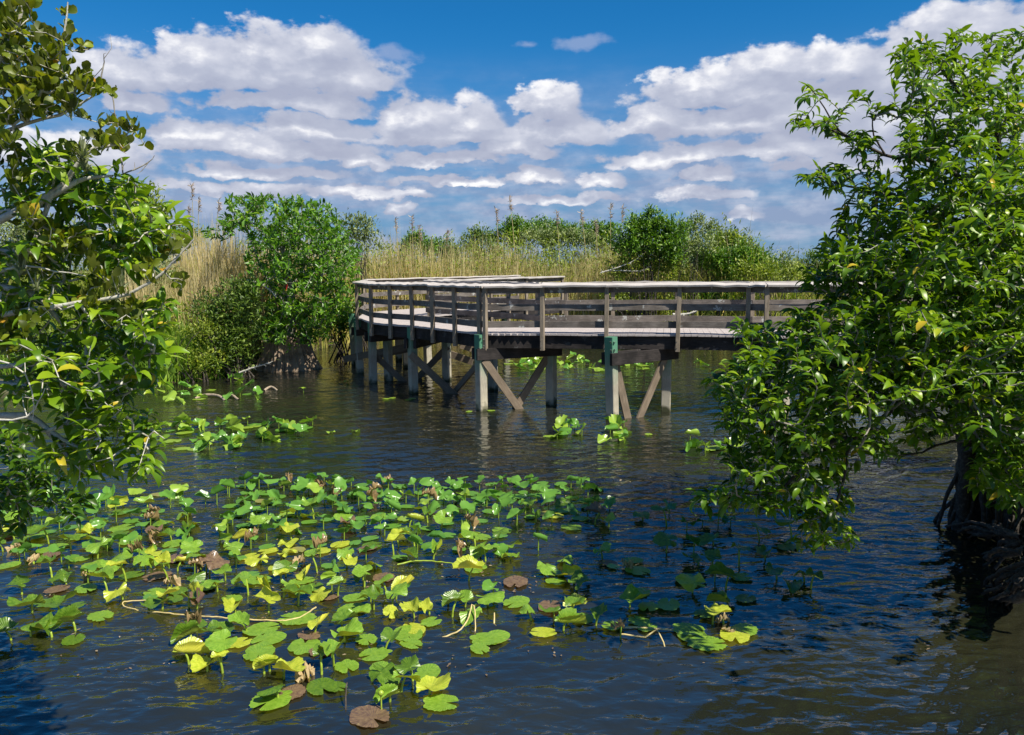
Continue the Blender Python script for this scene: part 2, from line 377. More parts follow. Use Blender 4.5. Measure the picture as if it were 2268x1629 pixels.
# ================================================================== SETTING: ground and water
shore = [atz(-500, 905)[:2], atz(200, 862)[:2], atz(360, 854)[:2], atz(470, 842)[:2], atz(560, 826)[:2], atz(640, 806)[:2], atz(700, 775)[:2], atz(790, 757)[:2],
         atz(1000, 752)[:2], atz(1300, 752)[:2], atz(1600, 755)[:2], atz(1850, 762)[:2], (16, 26), (13.5, 19), (11, 14), (8.2, 10.5), (6.6, 8.6), (6.0, 7.6), (5.7, 6.4), (5.9, 5), (6.5, 2), (7, -8), (-16, -8), (-22, 6)]
shore = np.array([tuple(p) for p in shore], float)
def pond_sd(P):
    a = shore; b = np.roll(shore, -1, 0); d = np.full(len(P), 1e9); ins = np.zeros(len(P), bool)
    for p, q in zip(a, b):
        e = q-p; w = P-p; t = np.clip((w@e)/(e@e), 0, 1); d = np.minimum(d, np.linalg.norm(w-t[:, None]*e, axis=1))
        c = ((p[1] > P[:, 1]) != (q[1] > P[:, 1])) & (P[:, 0] < (q[0]-p[0])*(P[:, 1]-p[1])/((q[1]-p[1]) if q[1] != p[1] else 1e-9)+p[0]); ins ^= c
    return np.where(ins, -d, d)
def ground_z(P):
    P = np.asarray(P, float); d = pond_sd(P)
    nz = np.array([mnoise.noise(Vector((x*.5, y*.5, 0))) for x, y in P])
    return np.where(d < 0, np.maximum(-.9, d*.5-.03), np.minimum(.32, d*.35)+.12*nz*np.clip(d, 0, 1))-.02
gx = np.concatenate([[-4000, -1500, -500, -200, -100, -60], np.arange(-40, 40.1, .8), [60, 100, 200, 500, 1500, 4000]])
gy = np.concatenate([[-60, -30], np.arange(-14, 60, .8), [70, 90, 140, 300, 800, 2000, 6000]])
GX, GY = np.meshgrid(gx, gy); GP = np.stack([GX.ravel(), GY.ravel()], 1); GZ = ground_z(GP)
nx, ny = len(gx), len(gy); i = np.arange(ny-1)[:, None]*nx; j = np.arange(nx-1)[None]
Q = np.stack([i+j, i+j+1, i+nx+j+1, i+nx+j], -1).reshape(-1, 4)
m, t, o = nt('ground'); g = N(t, 'ShaderNodeNewGeometry')
n1 = N(t, 'ShaderNodeTexNoise', {'Vector': g.outputs['Position'], 'Scale': .8, 'Detail': 8, 'Roughness': .7})
n2 = N(t, 'ShaderNodeTexNoise', {'Vector': g.outputs['Position'], 'Scale': 9, 'Detail': 6})
c = ramp(t, n1.outputs[0], [(.35, (.03, .035, .012)), (.5, (.07, .075, .025)), (.65, (.13, .10, .045))]).outputs[0]
c = mix(t, .5, c, ramp(t, n2.outputs[0], [(.3, (.02, .018, .01)), (.7, (.14, .12, .06))]).outputs[0])
b = N(t, 'ShaderNodeBump', {'Height': n2.outputs[0], 'Strength': .8, 'Distance': .05})
p = N(t, 'ShaderNodeBsdfPrincipled', {'Base Color': c, 'Roughness': .95, 'Normal': b.outputs[0]}); t.links.new(p.outputs[0], o.inputs[0])
tag(link('ground', npmesh('ground', np.stack([GP[:, 0], GP[:, 1], GZ], 1), Q), m), kind='structure')

m, t, o = nt('water'); g = N(t, 'ShaderNodeNewGeometry')
def wnoise(scale, sx, sy, detail, rot=0, dist=0.0):
    mp = N(t, 'ShaderNodeMapping', {'Vector': g.outputs['Position'], 'Scale': (sx, sy, 1), 'Rotation': (0, 0, rot)})
    return N(t, 'ShaderNodeTexNoise', {'Vector': mp.outputs[0], 'Scale': scale, 'Detail': detail, 'Roughness': .5, 'Distortion': dist}).outputs[0]
w1 = wnoise(5.0, .5, 1.0, 2.5, R(12), .3); w2 = wnoise(13.0, .55, 1.0, 2, R(-9), .5); w3 = wnoise(.35, 1, 1, 3); w4 = wnoise(1.3, .5, 1., 1, R(20))
amp = N(t, 'ShaderNodeMapRange', {0: w3, 1: .38, 2: .62, 3: .55, 4: 1.25})
hh = N(t, 'ShaderNodeMath', {0: w2, 1: .25, 2: w1}, operation='MULTIPLY_ADD')
hh = N(t, 'ShaderNodeMath', {0: hh.outputs[0], 1: amp.outputs[0]}, operation='MULTIPLY')
b = N(t, 'ShaderNodeBump', {'Height': hh.outputs[0], 'Strength': 1.0, 'Distance': .035})
c = ramp(t, w3, [(.35, (.010, .012, .010)), (.65, (.020, .020, .009))]).outputs[0]
p = N(t, 'ShaderNodeBsdfPrincipled', {'Base Color': c, 'Roughness': .03, 'IOR': 1.68, 'Normal': b.outputs[0], 'Specular IOR Level': 1.0})
t.links.new(p.outputs[0], o.inputs[0])
# real ripples: a sheet of directional waves, finer near the viewpoint's bank
yr = [3.2]
while yr[-1] < 40: yr.append(yr[-1]+max(.028, .0042*yr[-1]))
yr = np.array(yr); ur = np.linspace(-.78, .78, 620)
WX = yr[:, None]*ur[None]; WY = np.repeat(yr[:, None], len(ur), 1); dyr = np.gradient(yr)[:, None]; dxr = yr[:, None]*(ur[1]-ur[0])
WZ = np.zeros_like(WX); wr = np.random.default_rng(3)
gust = .75+.35*np.sin(WX*.35+WY*.22)*np.sin(WY*.4-WX*.15+1)
for _ in range(70):
    lam = .11*math.exp(wr.random()**1.7*2.0); th = math.pi/2+R(12)+wr.normal(0, .5); kx, ky = 2*math.pi/lam*math.cos(th), 2*math.pi/lam*math.sin(th)
    slope = .023*(lam/.3)**-.3; A_ = slope*lam/(2*math.pi)
    fade = np.clip((lam/np.maximum(dyr, dxr)-2.6)/2.5, 0, 1); WZ += A_*fade*np.sin(kx*WX+ky*WY+wr.random()*6.28+.6*np.sin(WX*.7+wr.random()*6)+.5*np.sin(WY*.5+wr.random()*6))
WZ *= gust*1.15; edge_ = np.minimum(1, np.minimum(np.arange(len(ur)), np.arange(len(ur))[::-1])/6)[None]*np.minimum(1, np.minimum(np.arange(len(yr)), np.arange(len(yr))[::-1])/6)[:, None]
WZ *= edge_; n_x = len(ur); n_y = len(yr); i = np.arange(n_y-1)[:, None]*n_x; j = np.arange(n_x-1)[None]
wq = np.stack([i+j, i+j+1, i+n_x+j+1, i+n_x+j], -1).reshape(-1, 4); wv = np.stack([WX.ravel(), WY.ravel(), WZ.ravel()], 1)
# calm remainder of the sheet beyond the rippled part, butted on its border
nb_ = len(wv); x0, x1 = ur[0], ur[-1]
ext = [(-90, -60, 0), (90, -60, 0), (90, 3.2, 0), (90, 90, 0), (-90, 90, 0), (-90, 3.2, 0), (x0*3.2, -60, 0), (x1*3.2, -60, 0), (x0*yr[-1], 90, 0), (x1*yr[-1], 90, 0), (-90, yr[-1], 0), (90, yr[-1], 0)]
wv = np.concatenate([wv, np.array(ext, float)]); c00, c01, c10, c11 = 0, n_x-1, (n_y-1)*n_x, n_y*n_x-1; e = nb_
wq = np.concatenate([wq, np.array([(e, e+6, c00, e+5), (e+6, e+7, c01, c00), (e+7, e+1, e+2, c01), (e+5, c00, c10, e+10), (c01, e+2, e+11, c11), (e+10, c10, e+8, e+4), (c10, c11, e+9, e+8), (c11, e+11, e+3, e+9)])])
tag(link('water', npmesh('water', wv, wq), m, smooth=True), kind='structure')

# ================================================================== BOARDWALK
DZ = 1.73; RH = 1.06
O_ = [(15, 18.5), (10.5, 16.6), (7.4, 15.9), (5.15, 16.1), (4.85, 16.35), (3.5, 16.75), (2.02, 16.95), (.68, 17.25), (-.55, 17.4), (-.68, 17.5), (-1.28, 18.35), (-1.88, 19.2), (-2.47, 20.0),
      (-3.1, 20.5), (-3.72, 21.3), (-4.5, 23.5), (-4.75, 25.9), (-3.9, 27.6), (-2.7, 29.0), (-1.2, 30.7), (.3, 32.4)]
I_ = [(14, 20.6), (10.3, 18.8), (7.6, 18.1), (5.5, 18.2), (5.2, 18.4), (3.9, 18.75), (2.4, 18.95), (1.3, 19.1), (.75, 19.3), (.6, 19.5), (-.1, 20.4), (-.85, 21.4), (-1.6, 22.3),
      (-2.15, 22.9), (-2.4, 23.3), (-2.5, 23.6), (-2.3, 24.1), (-1.8, 25.0), (-.7, 26.6), (.5, 28.3), (1.9, 30.4)]
O_ = [np.array(p, float) for p in O_]; I_ = [np.array(p, float) for p in I_]
bw = empty('boardwalk', (0, 18, 0), 'weathered grey wooden boardwalk on piles zigzagging across the pond', 'boardwalk')
v3 = lambda p, z: np.array([p[0], p[1], z])
deck = MB(); cumL = 0
for k in range(len(O_)-1):
    L = max(np.linalg.norm(O_[k+1]-O_[k]), np.linalg.norm(I_[k+1]-I_[k])); n = max(1, int(round(L/.145)))
    for q in range(n):
        f = (q+.5)/n; a = O_[k]*(1-f)+O_[k+1]*f; b = I_[k]*(1-f)+I_[k+1]*f; dd = (b-a)/np.linalg.norm(b-a)
        wdt = min(L/n-.006, .16) if n > 1 else L/n
        a = a-dd*(.02+random.uniform(-.008, .012)); b = b+dd*.03
        deck.board(v3(a, DZ-.02+random.uniform(-.003, .003)), v3(b, DZ-.02+random.uniform(-.003, .003)), wdt, .04, segs=1)
deck.build('deck', M['deck'], bw)
def unit(v): return v/np.linalg.norm(v)
# stringers under the deck, one each side plus one middle
for line, sgn in ((O_, 1), (I_, -1), (None, 0)):
    for k in range(len(O_)-1):
        if sgn == 0: a = (O_[k]+I_[k])/2; b = (O_[k+1]+I_[k+1])/2
        else:
            c1 = unit(I_[k]-O_[k]); c2 = unit(I_[k+1]-O_[k+1]); a = line[k]+sgn*c1*.08; b = line[k+1]+sgn*c2*.08
        if np.linalg.norm(b-a) < .2 and sgn <= 0: continue
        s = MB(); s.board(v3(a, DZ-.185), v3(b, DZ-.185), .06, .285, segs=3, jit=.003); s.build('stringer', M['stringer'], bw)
# posts, rails, caps
def railing(line, other, posts, tilt=.17):
    cents = []
    for k in range(len(line)):
        inn = unit(other[k]-line[k]); cents.append(line[k]-inn*.01)
    for k in posts:
        c = line[k]-unit(other[k]-line[k])*.05; tl = rng.normal(0, .012, 2)
        s = MB(); s.board((c[0], c[1], DZ-.36), (c[0]+tl[0], c[1]+tl[1], DZ+RH-.045), .088, .088, up=(*(unit(other[k]-line[k])), 0), segs=5, jit=.003, twist=random.uniform(-.12, .12)); p = s.build('post', M['post'], bw)
        bt = MB()
        for zb in (DZ-.12, DZ-.26):
            q = c-unit(other[k]-line[k])*.055; bt.tube([(q[0], q[1], zb), tuple(np.append(q-unit(other[k]-line[k])*.02, zb))], [.013, .013], 6)
        bb = bt.build('bolts', M['steel'], p); bb.matrix_parent_inverse = p.matrix_parent_inverse @ Matrix.Identity(4); bb.matrix_parent_inverse = Matrix.Identity(4)
    for k in range(len(line)-1):
        i0 = unit(other[k]-line[k]); i1 = unit(other[k+1]-line[k+1])
        a = line[k]+i0*.02; b = line[k+1]+i1*.02
        L = np.linalg.norm(b-a)
        if L < .12: continue
        ext = unit(b-a)*.0
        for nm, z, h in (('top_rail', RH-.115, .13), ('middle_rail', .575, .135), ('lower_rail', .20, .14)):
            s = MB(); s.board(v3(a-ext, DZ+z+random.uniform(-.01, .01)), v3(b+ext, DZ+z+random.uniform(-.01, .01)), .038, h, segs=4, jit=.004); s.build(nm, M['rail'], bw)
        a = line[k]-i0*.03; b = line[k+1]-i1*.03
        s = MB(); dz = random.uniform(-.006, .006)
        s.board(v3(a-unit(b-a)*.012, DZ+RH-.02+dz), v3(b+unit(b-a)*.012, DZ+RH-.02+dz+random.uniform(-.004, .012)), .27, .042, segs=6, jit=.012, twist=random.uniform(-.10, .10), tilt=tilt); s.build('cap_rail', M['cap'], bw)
railing(O_, I_, [1, 2, 3, 4, 5, 6, 7, 8, 9, 10, 11, 12, 13, 14, 15, 16, 17, 18, 19, 20])
railing(I_, O_, [1, 2, 3, 5, 6, 7, 9, 10, 11, 12, 14, 15, 17, 18, 19, 20], -.05)
# piles and pile caps (bents)
def pile(x, y, top=DZ-.05, w=.2, rot=.5, lean=(0, 0)):
    s = MB(); s.board((x-lean[0], y-lean[1], -.8), (x+lean[0], y+lean[1], top), w, w, up=(math.cos(rot), math.sin(rot), 0), segs=4, jit=.002)
    p = s.build('pile', M['pile'], bw); return p
def bolts(parent, pts, nrm):
    for q in pts:
        s = MB(); q = np.array(q); s.tube([q-np.array(nrm)*.02, q+np.array(nrm)*.03], [.022, .022], 8); s.tube([q+np.array(nrm)*.03, q+np.array(nrm)*.045], [.012, .010], 6)
        o = s.build('bolt', M['steel'], parent); o.matrix_parent_inverse = Matrix.Identity(4)
def beam(a, b, z=DZ-.45, h=.25, off=.13):
    a = np.array(a); b = np.array(b); d = unit(b-a); nrm = np.array([-d[1], d[0]])
    for sg in (-1, 1):
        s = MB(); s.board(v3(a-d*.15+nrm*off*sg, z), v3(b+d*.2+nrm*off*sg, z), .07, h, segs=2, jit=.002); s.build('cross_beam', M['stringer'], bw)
def brace(p0, p1, w=.045, h=.17):
    s = MB(); s.board(p0, p1, w, h, up=(0, 0, 1), segs=3, jit=.002); s.build('brace', M['brace'], bw)
Pz = lambda x, y: atz(x, y)[:2]
F1 = Pz(1355, 930); F2 = Pz(1475, 911); D1 = Pz(1067, 911); D2 = Pz(1221, 897); C1 = Pz(916, 871); C2 = Pz(990, 843)
D3 = Pz(1092, 864); B1 = Pz(827, 848); B2 = Pz(861, 844); A1 = Pz(797, 827); A2 = Pz(786, 808); E3 = Pz(948, 818); E4 = Pz(1053, 803); E5 = Pz(900, 815); H1 = np.array([5.6, 16.25]); H2 = np.array([5.9, 18.1])
pf = pile(*F1, rot=.9, top=DZ-.0, w=.205, lean=(-.03, 0)); pile(*F2, rot=1.3); pd = pile(*D1, rot=.7, top=DZ-.02, w=.2, lean=(-.01, 0)); pile(*D2, rot=1.0); pile(*C1, rot=.5); pile(*C2, rot=1.1)
for q, r_ in ((D3, .9), (B1, .4), (B2, 1.0), (A1, .5), (A2, 1.2), (E3, .7), (E4, 1.1), (E5, .3), (H1, .6), (H2, .6), (np.array([9.5, 16.8]), .5), (np.array([-1.3, 30.4]), .5), (np.array([-.2, 28]), .5), (np.array([-3.9, 27.3]), .4)): pile(*q, rot=r_, lean=(random.uniform(-.04, .03), 0))
beam(F1, F2); beam(D1, D2); beam(C1, C2); beam(B1, B2+unit(B2-B1)*.6); beam(A1, E5); beam(D3, E4); beam(H1, H2); beam(E3, E4)
for zb, xo in ((DZ-.1, -.05), (DZ-.1, .03), (DZ-.27, -.04), (DZ-.25, .04)):
    q = F1+np.array([xo, -.115]); bolts(pf, [(q[0], q[1], zb)], (-.05, -1, 0))
for zb, xo in ((DZ-.1, .0), (DZ-.32, -.03), (DZ-.32, .04), (DZ-.48, .0)):
    q = D1+np.array([xo, -.12]); bolts(pd, [(q[0], q[1], zb)], (0, -1, 0))
def mid(a, b, f, z): q = a*(1-f)+b*f; return v3(q, z)
nF = np.array([.04, -.12])
brace(mid(F1, F2, .05, 1.2), mid(F1, F2, .30, -.15)-np.array([0, .08, 0])); brace(mid(F1, F2, 1.0, 1.35)-np.array([0, .13, 0]), mid(F1, F2, .42, -.15)-np.array([0, .2, 0]))
brace(mid(D1, D2, .05, 1.15)-np.array([0, .13, 0]), mid(D1, D2, .60, -.18)-np.array([0, .13, 0])); brace(mid(D1, D2, 1.0, 1.25), mid(D1, D2, .40, -.2))
q0 = atd(909, 785, C1[1]-.15); q1 = atz(1003, 872, -.0); brace(q0, q1+(q1-q0)*.08, h=.18)
q0 = atd(1060, 805, D1[1]+.2); q1 = atz(1007, 868, 0); brace(q0, q1+(q1-q0)*.08, h=.16)
q0 = atd(992, 768, C2[1]-.1); q1 = atz(925, 838, 0); brace(q0, q1+(q1-q0)*.1, h=.18)
q0 = atd(829, 787, B1[1]+.2); q1 = atz(893, 845, 0); brace(q0, q1+(q1-q0)*.1, h=.17)
brace(atd(762, 796, 24.2), atd(906, 768, 23.0), h=.2); brace(atd(835, 790, 24.5), atd(903, 775, 24.0), h=.16)
brace(atd(992, 783, 25.2), atd(1047, 802, 24.9), h=.22); brace(atd(1020, 765, 24), atd(1062, 778, 24), h=.2)

# ================================================================== LILY PADS
def pad_mesh(seed, wid=.82, fold=0.0, cup=0.0, wave=.03, crumple=0.0, notch=.16, roll=0.0):
    rs = np.random.default_rng(seed); seg = 36; rings = 6; V = [(0, 0, 0)]; U = [(0, 0)]; Q = []
    bite = rs.integers(0, seg, 3); ph = rs.random(6)*6.28
    for r_ in range(1, rings+1):
        for s in range(seg+1):
            th = -math.pi/2+notch+(2*math.pi-2*notch)*s/seg; f = r_/rings
            ex = wid/2; ey = .5; cy = .14
            # distance from petiole (0,0) to ellipse centred (0,cy)
            c_, s_ = math.cos(th), math.sin(th); A_ = (c_/ex)**2+(s_/ey)**2; B_ = -2*s_*cy/ey**2; C_ = (cy/ey)**2-1
            rad = (-B_+math.sqrt(B_*B_-4*A_*C_))/(2*A_)
            rad *= 1+.03*math.sin(7*th+ph[0])+.018*math.sin(19*th+ph[1])+(.035 if s % 2 else -.01)*(f > .9)
            if s in (0, seg): rad *= .9
            if s in bite: rad *= 1-.22*(f > .7)*rs.random()
            x = rad*f*c_; y = rad*f*s_
            z = wave*f*f*(math.sin(3*th+ph[2])+.6*math.sin(5*th+ph[3]))+cup*(x*x+y*y)
            if crumple: z += crumple*f*(rs.random()-.5)+crumple*.6*math.sin(9*th+ph[4])*f
            if fold:
                a = fold*min(1, abs(x)/.22); ax = abs(x); x2 = math.copysign(ax*math.cos(a*(1 if x > 0 else .75)), x); z += ax*math.sin(a*(1 if x > 0 else .75)); x = x2
            if roll and x > 0:
                k = x/.42*roll; x = .42/roll*math.sin(k); z += .42/roll*(1-math.cos(k))
            V.append((x, y, z)); U.append((th, f))
    for s in range(seg): Q.append((0, 0, 1+s, 2+s))
    quads = [(1+r_*(seg+1)+s, 1+(r_+1)*(seg+1)+s, 1+(r_+1)*(seg+1)+s+1, 1+r_*(seg+1)+s+1) for r_ in range(rings-1) for s in range(seg)]
    me = bpy.data.meshes.new('pad_leaf')
    me.from_pydata(V, [], [(0, 1+s, 2+s) for s in range(seg)]+quads); me.update()
    l = me.uv_layers.new(name='UVMap'); ix = np.zeros(len(me.loops), np.int32); me.loops.foreach_get('vertex_index', ix)
    l.data.foreach_set('uv', np.array(U, np.float32)[ix].ravel())
    me.polygons.foreach_set('use_smooth', np.ones(len(me.polygons), bool)); return me
forms = {
 'flat': [dict(wave=.006), dict(wave=.010, wid=.78), dict(wave=.012, wid=.86, notch=.3), dict(wave=.008, wid=.72)],
 'tilt': [dict(wave=.09, cup=.12), dict(wave=.11, cup=-.1, notch=.35), dict(wave=.06, fold=.2), dict(wave=.09, cup=.2, wid=.75), dict(wave=.05, fold=.3, notch=.5), dict(wave=.06, cup=-.35), dict(wave=.1, cup=-.2, wid=.7), dict(wave=.05, fold=-.3), dict(wave=.04, fold=-.5)],
 'cup': [dict(wave=.07, fold=.6, cup=.15), dict(wave=.06, fold=.8), dict(wave=.09, fold=.45, cup=.3, notch=.4), dict(wave=.08, cup=.5), dict(wave=.07, fold=.5, wid=.7, notch=.5), dict(wave=.1, fold=.35, notch=.25)],
 'fold': [dict(wave=.05, fold=1.2), dict(wave=.06, fold=1.35), dict(wave=.05, roll=2.4), dict(wave=.04, roll=3.4, fold=.2)],
 'dead': [dict(wave=.14, fold=1.0, crumple=.2), dict(wave=.16, roll=3.5, crumple=.22), dict(wave=.2, fold=1.3, crumple=.26)]}
tones = ['mid green', 'deep green', 'yellow green', 'bronze', 'withered tan']
padlib = {}; sd = 100
for fm, lst in forms.items():
    for tn in tones:
        if tn == 'withered tan' and fm != 'dead': continue
        if fm == 'dead' and tn != 'withered tan': continue
        for kw in lst:
            me = pad_mesh(sd, **kw); me.materials.append(M['pad_'+tn]); padlib.setdefault((fm, tn), []).append(me); sd += 1
def stem_mesh(h, ox, oy, mt, r=.0075):
    P = smooth_poly([(ox, oy, -.12), (ox*.7, oy*.7, h*.35), (ox*.2, oy*.2, h*.8), (0, 0, h)], .05)
    V, Q = tube_np(P, np.linspace(r*1.25, r*.8, len(P)), 6); me = npmesh('stem', V, Q); me.materials.append(mt); return me
stemlib = {h: [stem_mesh(h, random.uniform(-.5, .5)*h, random.uniform(-.5, .5)*h, M['stem'], .0095) for _ in range(4)] for h in (.06, .1, .15, .2, .26, .32)}
def zone_old(x, y):
    if y < 800: return 'beside the far bank left of the boardwalk' if x < 1000 else 'behind the boardwalk piles'
    if y < 850 and x > 1000: return 'behind the boardwalk piles'
    if y < 900 and x < 600: return 'near the grassy left bank'
    if y < 900: return 'by the flared trunk and the leftmost piles'
    if y < 1030:
        if x < 800: return 'in the thin row crossing the water at left'
        return 'in the small cluster in front of the green topped pile' if x < 1450 else 'in the cluster beside the drooping right tree'
    if x > 1400: return 'in the shade of the right tree' if y < 1400 else 'in the small isolated group at lower right'
    row = 'back edge' if y < 1130 else 'back half' if y < 1210 else 'middle' if y < 1300 else 'front half' if y < 1420 else 'front tip'
    cl = 'far left' if x < 250 else 'left' if x < 480 else 'left centre' if x < 700 else 'centre' if x < 950 else 'right centre' if x < 1180 else 'right end'
    return f'at the {row}, {cl} of the large patch'
def zone(x, y):
    if y < 800: return 'beside the far left bank' if x < 1000 else 'behind the boardwalk piles'
    if y < 850 and x > 1000: return 'behind the boardwalk piles'
    if y < 900 and x < 600: return 'near the grassy left bank'
    if y < 900: return 'by the flared trunk'
    if y < 1030:
        if x < 800: return 'in thin row left of the boardwalk' if x > 520 else 'in thin row by the left tree'
        return 'in small cluster before green topped pile' if x < 1450 else 'beside the drooping right tree'
    if x > 1400: return ('shaded by the right tree, nearer bank' if x > 1650 else 'shaded by the right tree, patch side') if y < 1340 else 'in isolated lower right group'
    row = 'back edge' if y < 1130 else 'back half' if y < 1210 else 'middle' if y < 1300 else 'front half' if y < 1420 else 'front tip'
    cl = 'far left' if x < 250 else 'left' if x < 480 else 'left centre' if x < 700 else 'centre' if x < 950 else 'right centre' if x < 1180 else 'right end'
    return f'{row}, {cl} of large patch'
fword = {'flat': 'flat on the water', 'tilt': 'tilted on a stem', 'cup': 'cupped above water', 'fold': 'folded lengthwise', 'dead': 'crumpled'}
fword_old = {'flat': 'lying flat on the water', 'tilt': 'tilted up on a stem', 'cup': 'cupped above the water', 'fold': 'folded and rolled along its middle', 'dead': 'crumpled and curled'}
occ = []; nlab = {}
SPEC = []
def add_pad(x, y, fm=None, tn=None, L=None, free=False):
    p = atz(x, y)
    if L is None: L = random.uniform(.2, .31)
    L *= .90
    if free:
        for q in occ:
            if (q[0]-p[0])**2+(q[1]-p[1])**2 < (.55*(q[2]+L)*.82)**2*free: return False
    occ.append((p[0], p[1], L)); SPEC.append((L*F/p[1], x, y, p, L, fm, tn)); return True
def make_pad(x, y, p, L, fm, tn):
    if fm is None: fm = random.choices(['flat', 'tilt', 'cup', 'fold', 'dead'], [.34, .36, .16, .09, .05])[0]
    if fm == 'dead': tn = 'withered tan'; L *= .75
    if tn is None:
        tn = random.choices(tones[:4], [.5, .24, .24, .02])[0]
        if fm == 'fold' and random.random() < .5: tn = 'yellow green'
    szw = 'small' if L < .2 else 'broad' if L > .25 else 'medium'
    if fm == 'dead': szw = 'small' if L < .18 else 'large'
    lab = f'{szw} {tn} lily pad {fword[fm]} {zone(x, y)}'
    me = random.choice(padlib[(fm, tn)]); az = random.random()*6.283
    if fm == 'flat':
        o = bpy.data.objects.new('lily_pad', me); col.objects.link(o); o.location = (*p[:2], .017+random.random()*.006); o.scale = (L, L, L); o.rotation_euler = (random.gauss(0, .012), random.gauss(0, .012), az)
        tag(o, lab, 'lily pad', 'lily pads on the pond'); return True
    hs = {'tilt': (.06, .06, .1, .1, .15, .2), 'cup': (.06, .06, .1, .15), 'fold': (.06, .1), 'dead': (.06, .06)}[fm]; h = random.choice(hs)
    if fm == 'tilt' and h > .17: lab = lab.replace('tilted on a stem', 'held high on stem')
    e = empty('lily_pad', (p[0], p[1], 0), lab, 'lily pad', 'lily pads on the pond')
    o = bpy.data.objects.new('leaf', me); col.objects.link(o); o.parent = e; o.location = (0, 0, h if fm != 'dead' else h*.5); o.scale = (L, L, L)
    tl = {'tilt': random.uniform(.05, .5), 'cup': random.uniform(0, .25), 'fold': random.uniform(.05, .4), 'dead': random.uniform(0, .8)}[fm]
    from mathutils import Euler
    o.rotation_euler = (Matrix.Rotation(random.random()*6.283, 3, 'Z') @ Matrix.Rotation(tl, 3, 'X') @ Matrix.Rotation(az, 3, 'Z')).to_euler()
    s = bpy.data.objects.new('stem', random.choice(stemlib[h])); col.objects.link(s); s.parent = e; s.rotation_euler = (0, 0, random.random()*6.28)
    return True
